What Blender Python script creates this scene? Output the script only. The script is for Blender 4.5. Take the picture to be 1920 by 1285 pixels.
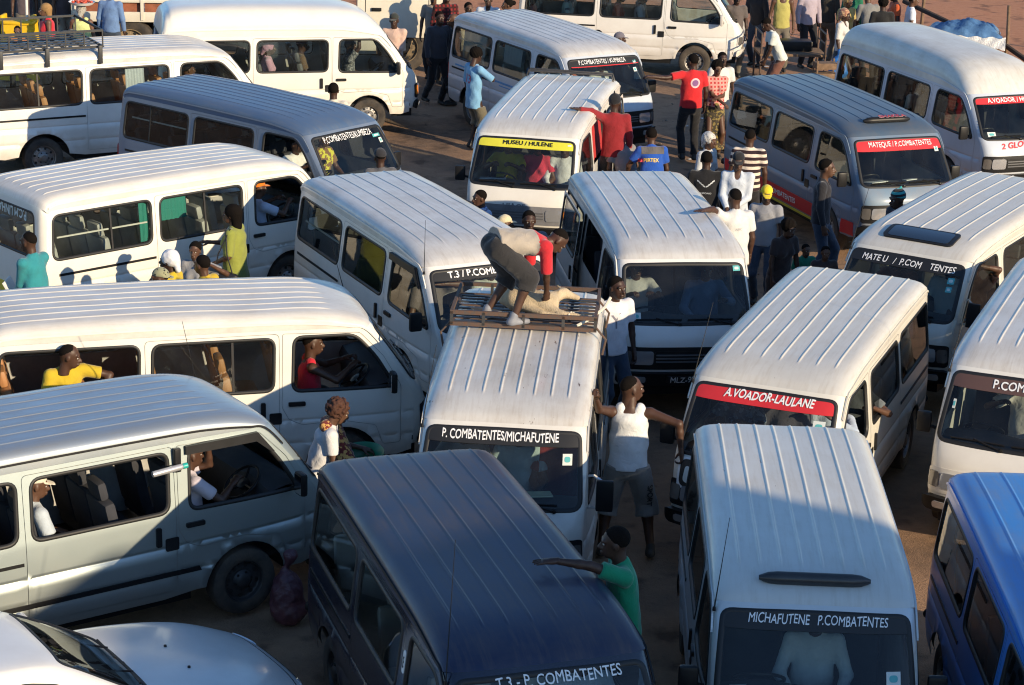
import bpy, bmesh, math, random
import numpy as np
from mathutils import Vector, Matrix
from mathutils.geometry import delaunay_2d_cdt
random.seed(4); RNG = np.random.default_rng(4)
R = math.radians
S = bpy.context.scene
COL = S.collection
for o in list(bpy.data.objects): bpy.data.objects.remove(o)

# ------------------------------------------------------------------ camera
cam_d = bpy.data.cameras.new('camera'); cam = bpy.data.objects.new('camera', cam_d); COL.objects.link(cam)
cam_d.sensor_width = 36; cam_d.lens = 78.88; cam_d.clip_start = .1; cam_d.clip_end = 2000
_p, _r = R(17.739), R(1.703)
_fw = Vector((0, math.cos(_p), -math.sin(_p))); _rt = Vector((1, 0, 0)); _up = _rt.cross(_fw)
_rt2 = math.cos(_r)*_rt + math.sin(_r)*_up; _up2 = -math.sin(_r)*_rt + math.cos(_r)*_up
cam.matrix_world = Matrix(((_rt2.x, _up2.x, -_fw.x, 0), (_rt2.y, _up2.y, -_fw.y, 0), (_rt2.z, _up2.z, -_fw.z, 8.708), (0, 0, 0, 1)))
S.camera = cam
# ------------------------------------------------------------------ sky, sun, exposure
SUN_AZ, SUN_EL = 47.0, 18.0            # the sun stands behind the camera to the right
W = bpy.data.worlds.new('World'); S.world = W; W.use_nodes = True
nt = W.node_tree; nt.nodes.clear()
sk = nt.nodes.new('ShaderNodeTexSky'); sk.sky_type = 'NISHITA'; sk.sun_disc = False
sk.sun_elevation = R(SUN_EL); sk.sun_rotation = R(180-SUN_AZ); sk.air_density = 1.0; sk.dust_density = .2; sk.ozone_density = 4.5
bg = nt.nodes.new('ShaderNodeBackground'); bg.inputs[1].default_value = .15
ow = nt.nodes.new('ShaderNodeOutputWorld'); nt.links.new(sk.outputs[0], bg.inputs[0]); nt.links.new(bg.outputs[0], ow.inputs[0])
sd = Vector((math.sin(R(SUN_AZ))*math.cos(R(SUN_EL)), -math.cos(R(SUN_AZ))*math.cos(R(SUN_EL)), math.sin(R(SUN_EL))))
sl = bpy.data.lights.new('sun', 'SUN'); sl.energy = 4.8; sl.angle = R(.53); sl.color = (1, .80, .54)
so = bpy.data.objects.new('sun', sl); COL.objects.link(so); so.rotation_euler = sd.to_track_quat('Z', 'Y').to_euler(); so.location = sd*60
S.view_settings.view_transform = 'Standard'; S.view_settings.look = 'None'
S.view_settings.exposure = 0.42; S.view_settings.gamma = 1; S.view_settings.use_curve_mapping = False
S.cycles.max_bounces = 8; S.cycles.transparent_max_bounces = 16; S.cycles.caustics_reflective = False; S.cycles.caustics_refractive = False
S.cycles.sample_clamp_indirect = 6; S.cycles.filter_width = 1.15

# ------------------------------------------------------------------ materials
MATS = {}
def node_mat(name):
    m = bpy.data.materials.new(name); m.use_nodes = True
    n = m.node_tree.nodes; l = m.node_tree.links
    return m, n, l, n['Principled BSDF']
def mat(name, col, rough=.6, metal=0., coat=0., noise=0., nscale=8., bump=0., bscale=60., col2=None, spec=.5, sheen=0.):
    if name in MATS: return MATS[name]
    m, n, l, b = node_mat(name)
    b.inputs['Roughness'].default_value = rough; b.inputs['Metallic'].default_value = metal
    b.inputs['Coat Weight'].default_value = coat; b.inputs['Coat Roughness'].default_value = .08
    b.inputs['Specular IOR Level'].default_value = spec
    if sheen: b.inputs['Sheen Weight'].default_value = sheen
    b.inputs['Base Color'].default_value = (*col, 1)
    if noise or bump:
        tc = n.new('ShaderNodeTexCoord'); 
    if noise:
        t = n.new('ShaderNodeTexNoise'); t.inputs['Scale'].default_value = nscale; t.inputs['Detail'].default_value = 6; t.inputs['Roughness'].default_value = .65
        l.new(tc.outputs['Object'], t.inputs['Vector'])
        r = n.new('ShaderNodeValToRGB'); r.color_ramp.elements[0].position = .35; r.color_ramp.elements[1].position = .7
        c2 = col2 or tuple(c*(1-noise) for c in col)
        r.color_ramp.elements[0].color = (*col, 1); r.color_ramp.elements[1].color = (*c2, 1)
        l.new(t.outputs['Fac'], r.inputs[0]); l.new(r.outputs[0], b.inputs['Base Color'])
    if bump:
        t2 = n.new('ShaderNodeTexNoise'); t2.inputs['Scale'].default_value = bscale; t2.inputs['Detail'].default_value = 4
        l.new(tc.outputs['Object'], t2.inputs['Vector'])
        bp = n.new('ShaderNodeBump'); bp.inputs['Strength'].default_value = bump; bp.inputs['Distance'].default_value = .02
        l.new(t2.outputs['Fac'], bp.inputs['Height']); l.new(bp.outputs[0], b.inputs['Normal'])
    MATS[name] = m; return m
def paint(name, col, dust=.25, dustcol=(.36, .29, .22), metal=0., rough=.32, coat=.35, rust=0., seed=0., streak=0.):
    """car paint with road grime that thickens towards the sills, fine dust, a few rust spots"""
    key = 'paint_'+name
    if key in MATS: return MATS[key]
    m, n, l, b = node_mat(key)
    b.inputs['Metallic'].default_value = metal; b.inputs['Coat Weight'].default_value = coat; b.inputs['Coat Roughness'].default_value = .12
    tc = n.new('ShaderNodeTexCoord'); mp = n.new('ShaderNodeMapping'); mp.inputs['Location'].default_value = (seed*3.1, seed*1.7, seed)
    l.new(tc.outputs['Object'], mp.inputs[0])
    t = n.new('ShaderNodeTexNoise'); t.inputs['Scale'].default_value = 2.2; t.inputs['Detail'].default_value = 9; t.inputs['Roughness'].default_value = .68
    l.new(mp.outputs[0], t.inputs['Vector'])
    mr = n.new('ShaderNodeMapRange'); mr.inputs[1].default_value = .38; mr.inputs[2].default_value = .72; mr.inputs[3].default_value = 0; mr.inputs[4].default_value = dust
    l.new(t.outputs['Fac'], mr.inputs[0])
    sp = n.new('ShaderNodeSeparateXYZ'); l.new(tc.outputs['Object'], sp.inputs[0])
    mz = n.new('ShaderNodeMapRange'); mz.inputs[1].default_value = .95; mz.inputs[2].default_value = .35; mz.inputs[3].default_value = 0; mz.inputs[4].default_value = .55
    l.new(sp.outputs[2], mz.inputs[0])
    ad = n.new('ShaderNodeMath'); ad.operation = 'ADD'; ad.use_clamp = True
    ml = n.new('ShaderNodeMath'); ml.operation = 'MULTIPLY'; l.new(mz.outputs[0], ml.inputs[0]); l.new(t.outputs['Fac'], ml.inputs[1])
    l.new(mr.outputs[0], ad.inputs[0]); l.new(ml.outputs[0], ad.inputs[1])
    if streak:
        ms = n.new('ShaderNodeMapping'); ms.inputs['Scale'].default_value = (.8, 9, 1); ms.inputs['Location'].default_value = (seed, seed*2.3, 0); l.new(tc.outputs['Object'], ms.inputs[0])
        ts = n.new('ShaderNodeTexNoise'); ts.inputs['Scale'].default_value = 2.6; ts.inputs['Detail'].default_value = 8; ts.inputs['Roughness'].default_value = .7; l.new(ms.outputs[0], ts.inputs['Vector'])
        rs = n.new('ShaderNodeMapRange'); rs.inputs[1].default_value = .48; rs.inputs[2].default_value = .78; rs.inputs[3].default_value = 0; rs.inputs[4].default_value = streak; l.new(ts.outputs['Fac'], rs.inputs[0])
        a2 = n.new('ShaderNodeMath'); a2.operation = 'ADD'; a2.use_clamp = True; l.new(ad.outputs[0], a2.inputs[0]); l.new(rs.outputs[0], a2.inputs[1]); ad = a2
    mx = n.new('ShaderNodeMix'); mx.data_type = 'RGBA'; mx.inputs[6].default_value = (*col, 1); mx.inputs[7].default_value = (*dustcol, 1)
    l.new(ad.outputs[0], mx.inputs[0]); out = mx.outputs[2]
    if rust:
        t3 = n.new('ShaderNodeTexNoise'); t3.inputs['Scale'].default_value = 9; t3.inputs['Detail'].default_value = 8; t3.inputs['Roughness'].default_value = .7
        mq = n.new('ShaderNodeMapping'); mq.inputs['Scale'].default_value = (.45, 1.4, 1); l.new(mp.outputs[0], mq.inputs[0]); l.new(mq.outputs[0], t3.inputs['Vector'])
        r3 = n.new('ShaderNodeMapRange'); r3.inputs[1].default_value = .70-.06*rust; r3.inputs[2].default_value = .74-.06*rust; l.new(t3.outputs['Fac'], r3.inputs[0])
        m3 = n.new('ShaderNodeMix'); m3.data_type = 'RGBA'; m3.inputs[7].default_value = (.10, .055, .03, 1); l.new(r3.outputs[0], m3.inputs[0]); l.new(out, m3.inputs[6]); out = m3.outputs[2]
    l.new(out, b.inputs['Base Color'])
    ro = n.new('ShaderNodeMapRange'); ro.inputs[3].default_value = rough; ro.inputs[4].default_value = .8; l.new(ad.outputs[0], ro.inputs[0]); l.new(ro.outputs[0], b.inputs['Roughness'])
    # very slight waviness of the sheet metal
    t4 = n.new('ShaderNodeTexNoise'); t4.inputs['Scale'].default_value = 3.5; t4.inputs['Detail'].default_value = 2; l.new(mp.outputs[0], t4.inputs['Vector'])
    bp = n.new('ShaderNodeBump'); bp.inputs['Strength'].default_value = .045; bp.inputs['Distance'].default_value = .02; l.new(t4.outputs['Fac'], bp.inputs['Height']); l.new(bp.outputs[0], b.inputs['Normal'])
    MATS[key] = m; return m
def glass(name, tint, rough=.02, film=0.):
    """window glass: a clear tinted sheet with a mirror-like Fresnel reflection and a little dust"""
    key = 'glass_'+name
    if key in MATS: return MATS[key]
    m = bpy.data.materials.new(key); m.use_nodes = True; n = m.node_tree.nodes; l = m.node_tree.links; n.clear()
    out = n.new('ShaderNodeOutputMaterial'); tr = n.new('ShaderNodeBsdfTransparent'); tr.inputs[0].default_value = (*tint, 1)
    gl = n.new('ShaderNodeBsdfGlossy'); gl.inputs['Roughness'].default_value = rough
    fr = n.new('ShaderNodeFresnel'); fr.inputs[0].default_value = 1.52
    df = n.new('ShaderNodeBsdfDiffuse'); df.inputs[0].default_value = (.32, .32, .30, 1)
    m1 = n.new('ShaderNodeMixShader'); m2 = n.new('ShaderNodeMixShader')
    tc = n.new('ShaderNodeTexCoord'); t = n.new('ShaderNodeTexNoise'); t.inputs['Scale'].default_value = 3; t.inputs['Detail'].default_value = 6
    l.new(tc.outputs['Object'], t.inputs['Vector'])
    mr = n.new('ShaderNodeMapRange'); mr.inputs[1].default_value = .35; mr.inputs[2].default_value = .75; mr.inputs[3].default_value = .005+film; mr.inputs[4].default_value = .035+film
    l.new(t.outputs['Fac'], mr.inputs[0])
    l.new(mr.outputs[0], m1.inputs[0]); l.new(tr.outputs[0], m1.inputs[1]); l.new(df.outputs[0], m1.inputs[2])
    l.new(fr.outputs[0], m2.inputs[0]); l.new(m1.outputs[0], m2.inputs[1]); l.new(gl.outputs[0], m2.inputs[2])
    l.new(m2.outputs[0], out.inputs[0]); MATS[key] = m; return m

RUBBER = mat('black_rubber', (.012, .012, .012), .55)
BLACKP = mat('black_plastic', (.016, .016, .017), .42, noise=.3, spec=.25)
TYRE = mat('tyre_rubber', (.03, .027, .025), .85, noise=.4, col2=(.10, .08, .06), nscale=5)
STEEL = mat('wheel_steel', (.32, .31, .30), .45, metal=.7, noise=.5, nscale=12)
DARKST = mat('dark_wheel_steel', (.06, .06, .06), .5, metal=.4, noise=.4)
CHROME = mat('chrome', (.75, .75, .76), .12, metal=1.)
LAMP = mat('headlamp_glass', (.55, .56, .58), .1, metal=.6, coat=1.)
DIMLAMP = mat('smoked_lamp_glass', (.16, .15, .14), .15, metal=.3, coat=1.)
MIRGREY = mat('mirror_grey_plastic', (.15, .15, .15), .45, noise=.25)
AMBER = mat('amber_lens', (.75, .22, .02), .2, coat=.8)
REDL = mat('red_lens', (.45, .02, .015), .2, coat=.8)
LINING = mat('interior_lining', (.42, .42, .40), .9, noise=.2)
SEATM = [mat('seat_grey_vinyl', (.07, .075, .08), .55, noise=.25), mat('seat_tan_vinyl', (.42, .20, .08), .55, noise=.2), mat('seat_dark_cloth', (.035, .037, .045), .85, noise=.3), mat('seat_silver_vinyl', (.42, .42, .40), .5, noise=.2)]
DASH = mat('dashboard_plastic', (.05, .052, .055), .7, noise=.25)
WHITEBAR = mat('white_painted_steel', (.72, .70, .64), .5, noise=.15)
G_CLEAR = glass('clear', (.80, .86, .84)); G_WS = glass('windshield', (.82, .89, .87)); G_TINT = glass('tinted', (.34, .37, .38))
PLATE = mat('number_plate_yellow', (.80, .55, .05), .5); PLATEK = mat('number_plate_black', (.02, .02, .02), .4)
WHITEINK = mat('white_vinyl_lettering', (.82, .82, .80), .5); BLACKINK = mat('black_vinyl_lettering', (.015, .015, .015), .5)
REDINK = mat('red_vinyl', (.62, .03, .035), .45, noise=.1); YELINK = mat('yellow_vinyl', (.72, .66, .05), .45, noise=.1); BROWNINK = mat('brown_vinyl', (.10, .055, .045), .5)
CREAMSTK = mat('sticker_paper', (.62, .66, .62), .6); TEALSTK = mat('sticker_teal', (.10, .42, .42), .5)
PAPER = mat('paper', (.74, .74, .72), .8, noise=.1)

# ------------------------------------------------------------------ mesh helpers
def link(o, parent=None):
    COL.objects.link(o)
    if parent is not None: o.parent = parent
    return o
def mesh_np(name, V, F, smooth=True):
    me = bpy.data.meshes.new(name); me.from_pydata([tuple(v) for v in V], [], [tuple(int(i) for i in f) for f in F]); me.update()
    if smooth: me.polygons.foreach_set('use_smooth', [True]*len(me.polygons))
    return me
def add(name, me, m, parent=None, loc=None, rot=None, scale=None):
    o = bpy.data.objects.new(name, me)
    if m is not None:
        if len(me.materials) == 0: me.materials.append(m)
        elif me.materials[0] is not m:
            o.material_slots[0].link = 'OBJECT'; o.material_slots[0].material = m
    if loc is not None: o.location = loc
    if rot is not None: o.rotation_euler = rot
    if scale is not None: o.scale = scale
    return link(o, parent)
def empty(name, loc, rz=0., label=None, cat=None, group=None):
    o = bpy.data.objects.new(name, None); o.location = loc; o.rotation_euler = (0, 0, rz); o.empty_display_size = .3; link(o)
    tag(o, label, cat, group); return o
def tag(o, label=None, cat=None, group=None, kind=None):
    if label: o['label'] = label
    if cat: o['category'] = cat
    if group: o['group'] = group
    if kind: o['kind'] = kind
    return o
class MB:
    """collects boxes, tubes and lathes into one mesh"""
    def __init__(s): s.V = []; s.F = []
    def raw(s, V, F):
        k = len(s.V); s.V += [tuple(v) for v in V]; s.F += [tuple(i+k for i in f) for f in F]; return s
    def box(s, c, d, rot=None, bev=0.):
        x, y, z = d[0]/2, d[1]/2, d[2]/2
        if bev <= 0:
            V = [(-x,-y,-z),(x,-y,-z),(x,y,-z),(-x,y,-z),(-x,-y,z),(x,-y,z),(x,y,z),(-x,y,z)]
            F = [(3,2,1,0),(4,5,6,7),(0,1,5,4),(1,2,6,5),(2,3,7,6),(3,0,4,7)]
        else:
            bm = bmesh.new(); bmesh.ops.create_cube(bm, size=1); bmesh.ops.scale(bm, vec=d, verts=bm.verts)
            bmesh.ops.bevel(bm, geom=bm.edges[:], offset=min(bev, min(d)*.45), segments=2, affect='EDGES', profile=.6)
            bm.verts.index_update(); V = [v.co.copy() for v in bm.verts]; F = [tuple(v.index for v in f.verts) for f in bm.faces]; bm.free()
        M = rot if isinstance(rot, Matrix) else (Matrix.Identity(3) if rot is None else __import__('mathutils').Euler(rot).to_matrix())
        return s.raw([Vector(c)+M @ Vector(v) for v in V], F)
    def tube(s, pts, r, n=8, cap=True):
        pts = [Vector(p) for p in pts]; rs = r if isinstance(r, (list, tuple)) else [r]*len(pts); V = []; F = []
        prev = None
        for i, p in enumerate(pts):
            d = (pts[min(i+1, len(pts)-1)]-pts[max(i-1, 0)]).normalized()
            a = prev if prev is not None else (Vector((0, 0, 1)) if abs(d.z) < .9 else Vector((1, 0, 0)))
            u = (a-d*a.dot(d)).normalized(); prev = u; w = d.cross(u)
            for k in range(n):
                t = 2*math.pi*k/n; V.append(p+rs[i]*(math.cos(t)*u+math.sin(t)*w))
        for i in range(len(pts)-1):
            for k in range(n):
                a, b = i*n+k, i*n+(k+1) % n; F.append((a, b, b+n, a+n))
        if cap: F.append(tuple(range(n-1, -1, -1))); F.append(tuple((len(pts)-1)*n+k for k in range(n)))
        return s.raw(V, F)
    def lathe(s, prof, n=24, axis='y', c=(0, 0, 0), closed=False):
        V = []; F = []; c = Vector(c)
        for (r, h) in prof:
            for k in range(n):
                t = 2*math.pi*k/n; a, b = r*math.cos(t), r*math.sin(t)
                V.append(c+Vector({'y': (a, h, b), 'z': (a, b, h), 'x': (h, a, b)}[axis]))
        m = len(prof)
        for i in range(m if closed else m-1):
            j = (i+1) % m
            for k in range(n): F.append((i*n+k, i*n+(k+1) % n, j*n+(k+1) % n, j*n+k))
        return s.raw(V, F)
    def mesh(s, name, smooth=True, sharp=40):
        me = mesh_np(name, s.V, s.F, smooth)
        if smooth: me.set_sharp_from_angle(angle=R(sharp))
        return me
    def build(s, name, m, parent=None, smooth=True, sharp=40, **k):
        return add(name, s.mesh(name, smooth, sharp), m, parent, **k)

# 2-D polygon tools
def roundpoly(P, r, n=5):
    P = [Vector((p[0], p[1])) for p in P]; out = []; N = len(P)
    for i in range(N):
        a, b, c = P[i-1], P[i], P[(i+1) % N]; rr = r[i] if isinstance(r, (list, tuple)) else r
        d1 = (a-b); d2 = (c-b); q = min(rr, d1.length*.48, d2.length*.48)
        if q < 1e-4: out.append(tuple(b)); continue
        p1 = b+d1.normalized()*q; p2 = b+d2.normalized()*q
        for k in range(n+1):
            t = k/n; out.append(tuple((1-t)**2*p1+2*t*(1-t)*b+t*t*p2))
    return out
def densify(P, h, closed=True):
    out = []; N = len(P)
    for i in range(N if closed else N-1):
        a = np.array(P[i]); b = np.array(P[(i+1) % N]); k = max(1, int(math.ceil(np.linalg.norm(b-a)/h)))
        for j in range(k): out.append(tuple(a+(b-a)*j/k))
    if not closed: out.append(tuple(P[-1]))
    return out
def inside(P, X):
    P = np.array(P); X = np.atleast_2d(X); r = np.zeros(len(X), bool)
    x0, y0 = P[:, 0], P[:, 1]; x1, y1 = np.roll(x0, -1), np.roll(y0, -1)
    for a, b, c, d in zip(x0, y0, x1, y1):
        if b == d: continue
        q = ((b > X[:, 1]) != (d > X[:, 1])) & (X[:, 0] < (c-a)*(X[:, 1]-b)/(d-b)+a); r ^= q
    return r
def offset_poly(P, d):
    P = np.array(P); N = len(P); A = np.roll(P, 1, 0); B = np.roll(P, -1, 0); T = B-A; T /= np.linalg.norm(T, axis=1)[:, None]+1e-9
    area = .5*np.sum(P[:, 0]*B[:, 1]-B[:, 0]*P[:, 1]); s = 1 if area > 0 else -1
    return [tuple(p) for p in P+d*s*np.stack([T[:, 1], -T[:, 0]], 1)]
def cdt_panel(outer, holes=(), h=.1, rows=()):
    """triangulate a flat outline with holes; returns points and triangles"""
    outer = densify(outer, h); holes = [densify(q, h) for q in holes]
    V = []; E = []
    for q in [outer]+holes:
        k = len(V); V += q; E += [(k+i, k+(i+1) % len(q)) for i in range(len(q))]
    A = np.array(outer); lo, hi = A.min(0), A.max(0)
    xs = np.arange(lo[0]+h/2, hi[0], h); ys = list(np.arange(lo[1]+h/2, hi[1], h))
    ys = [y for y in ys if all(abs(y-r) > h*.35 for r in rows)]+[r for r in rows if lo[1] < r < hi[1]]
    G = np.array([(x, y) for x in xs for y in ys]); 
    if len(G):
        ok = inside(outer, G)
        for q in holes: ok &= ~inside(q, G)
        G = G[ok]; B = np.array(V)
        if len(G):
            d = np.sqrt(((G[:, None]-B[None])**2).sum(-1)).min(1); G = G[d > h*.3]
            V = V+[tuple(g) for g in G]
    r = delaunay_2d_cdt([Vector(v) for v in V], E, [], 0, 1e-6)
    P = np.array([tuple(v) for v in r[0]]); T = np.array([t for t in r[2] if len(t) == 3])
    c = P[T].mean(1); ok = inside(outer, c)
    for q in holes: ok &= ~inside(q, c)
    T = T[ok]; a = P[T]; ar = (a[:, 1, 0]-a[:, 0, 0])*(a[:, 2, 1]-a[:, 0, 1])-(a[:, 1, 1]-a[:, 0, 1])*(a[:, 2, 0]-a[:, 0, 0])
    T[ar < 0] = T[ar < 0][:, ::-1]; T = T[np.abs(ar) > 1e-9]
    return P, T

# ------------------------------------------------------------------ ground and the building behind the camera
def ground_mat():
    m, n, l, b = node_mat('trodden_ground'); b.inputs['Roughness'].default_value = .95
    tc = n.new('ShaderNodeTexCoord')
    def noise(sc, det=8, ro=.6):
        t = n.new('ShaderNodeTexNoise'); t.inputs['Scale'].default_value = sc; t.inputs['Detail'].default_value = det; t.inputs['Roughness'].default_value = ro
        l.new(tc.outputs['Object'], t.inputs['Vector']); return t
    def ramp(src, p0, p1, c0, c1):
        r = n.new('ShaderNodeValToRGB'); e = r.color_ramp.elements; e[0].position = p0; e[1].position = p1; e[0].color = (*c0, 1); e[1].color = (*c1, 1); l.new(src, r.inputs[0]); return r.outputs[0]
    def mix(f, a, c, k=None):
        x = n.new('ShaderNodeMix'); x.data_type = 'RGBA'; l.new(f, x.inputs[0]); l.new(a, x.inputs[6]); l.new(c, x.inputs[7]); return x.outputs[2]
    a = noise(.45); c = noise(7, 10, .7); d = noise(60, 4)
    oil = noise(1.7, 5, .55)
    asphalt = ramp(c.outputs['Fac'], .3, .75, (.115, .074, .049), (.21, .135, .088))
    dirt = ramp(c.outputs['Fac'], .25, .8, (.28, .165, .095), (.40, .245, .145))
    red = ramp(c.outputs['Fac'], .25, .8, (.42, .165, .075), (.55, .26, .135))
    f = ramp(a.outputs['Fac'], .36, .52, (0, 0, 0), (1, 1, 1))
    base = mix(f, asphalt, dirt)
    sp = n.new('ShaderNodeSeparateXYZ'); l.new(tc.outputs['Object'], sp.inputs[0])
    # red earth beyond the yard: y + x*.25 > 48, ragged
    y2 = n.new('ShaderNodeMath'); y2.operation = 'MULTIPLY_ADD'; y2.inputs[1].default_value = .55; l.new(sp.outputs[0], y2.inputs[0]); l.new(sp.outputs[1], y2.inputs[2])
    y3 = n.new('ShaderNodeMath'); y3.operation = 'MULTIPLY_ADD'; y3.inputs[1].default_value = 3.; l.new(a.outputs['Fac'], y3.inputs[0]); l.new(y2.outputs[0], y3.inputs[2])
    mr = n.new('ShaderNodeMapRange'); mr.inputs[1].default_value = 50.5; mr.inputs[2].default_value = 53.; l.new(y3.outputs[0], mr.inputs[0])
    base = mix(mr.outputs[0], base, red)
    dk = n.new('ShaderNodeMix'); dk.data_type = 'RGBA'; dk.blend_type = 'MULTIPLY'; l.new(ramp(oil.outputs['Fac'], .56, .68, (0, 0, 0), (.75, .75, .75)), dk.inputs[0]); l.new(base, dk.inputs[6]); dk.inputs[7].default_value = (.28, .27, .27, 1); base = dk.outputs[2]
    l.new(base, b.inputs['Base Color'])
    bp = n.new('ShaderNodeBump'); bp.inputs['Strength'].default_value = .6; bp.inputs['Distance'].default_value = .03
    ad = n.new('ShaderNodeMath'); l.new(c.outputs['Fac'], ad.inputs[0]); l.new(d.outputs['Fac'], ad.inputs[1]); l.new(ad.outputs[0], bp.inputs['Height']); l.new(bp.outputs[0], b.inputs['Normal'])
    return m
def make_ground():
    xs = np.concatenate([np.linspace(-600, -30, 8), np.linspace(-28, 28, 57), np.linspace(30, 600, 8)]); ys = np.concatenate([np.linspace(-300, 2, 8), np.linspace(4, 80, 77), np.linspace(90, 900, 9)])
    V = []; 
    for y in ys:
        for x in xs:
            z = .02*math.sin(x*1.3+y*.7)+.015*math.sin(x*.6-y*1.9)-.03 if -28 <= x <= 28 and 4 <= y <= 80 else -.03
            V.append((x, y, z))
    n = len(xs); F = [(j*n+i, j*n+i+1, (j+1)*n+i+1, (j+1)*n+i) for j in range(len(ys)-1) for i in range(n-1)]
    o = add('ground', mesh_np('ground', V, F), ground_mat()); o['kind'] = 'structure'
make_ground()
def make_shade_building():
    # the building the photograph was taken from: its roof corner throws the shade over the nearest minibuses
    e = empty('terrace_building', (16.1, 4.0, 0), 0, 'plain rendered terrace building behind the viewpoint, out of view, shading the yard', 'building')
    m = mat('rendered_wall', (.42, .37, .30), .9, noise=.25, nscale=1.5)
    c = Vector((0, 0)); a = Vector((-1, -.66)).normalized()*3.2; b = Vector((.83, -.5)).normalized()*14
    foot = [c, c+a, c+a+Vector((1.2, -9)), c+b+Vector((-2, -9)), c+b]; H = 8.4
    mb = MB(); mb.raw([(p.x, p.y, 0) for p in foot]+[(p.x, p.y, H) for p in foot], [(0, 1, 6, 5), (1, 2, 7, 6), (2, 3, 8, 7), (3, 4, 9, 8), (4, 0, 5, 9), (5, 6, 7, 8, 9)]); mb.build('wall', m, e, smooth=False)
make_shade_building()

# ------------------------------------------------------------------ minibus geometry
ROWS = [(4.62,.46,4.46,.46,3.2),(4.67,.62,4.49,.62,3.2),(4.68,.80,4.49,.80,3.2),(4.655,.96,4.48,.96,3.2),(4.60,1.07,4.45,1.07,3.2),(4.555,1.135,4.42,1.135,3.2),
        (4.34,1.43,4.20,1.44,3.2),(4.08,1.755,3.94,1.735,3.6),(3.90,1.87,3.74,1.765,4),(3.55,1.94,3.40,1.775,5),(3.0,1.965,3.0,1.78,5.5),(1.6,1.985,1.6,1.785,5.5),
        (.45,1.965,.45,1.78,5.5),(.16,1.925,.22,1.77,5),(.06,1.84,.15,1.74,4.5),(.03,1.6,.11,1.6,5),(.0,1.15,.07,1.15,5),(-.01,.8,.06,.8,5),(0,.45,.07,.45,5)]
HIGH = {8:(3.92,1.94,3.74,1.765,3.6),9:(3.62,2.15,3.40,1.775,3.6),10:(3.1,2.25,3.0,1.78,3.8),11:(1.6,2.29,1.6,1.785,3.8),12:(.45,2.26,.45,1.78,3.8),13:(.18,2.18,.22,1.77,3.6),14:(.08,2.0,.15,1.74,3.6)}
SWB, SWT, SRF, SRB = 5, 7, 7.15, 14.1          # windshield bottom/top, roof start/end along the profile
FWX, RWX = 3.70, .95
def sideY(x, z):
    x = np.asarray(x, float); z = np.asarray(z, float)
    lo = .845-.05*np.clip((.55-z)/.3, 0, 1)**2-.010*np.clip((z-.8)/.35, 0, 1)**2
    up = .835-.112*np.clip(z-1.13, 0, None)
    y = np.where(z < 1.13, lo, up)
    y = y-.105*np.clip((x-3.55)/1.1, 0, None)**2.2-.03*np.clip((.3-x)/.3, 0, None)**2
    y = y-.006*np.exp(-((z-.83)/.012)**2)-.006*np.exp(-((z-.58)/.014)**2)+.006*np.clip((.83-z)/.03, 0, 1)
    for cx in (FWX, RWX):
        rho = np.hypot(x-cx, z-.33); y = y+.022*np.exp(-((rho-.41)/.035)**2)*(z > .3)
    return y
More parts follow.
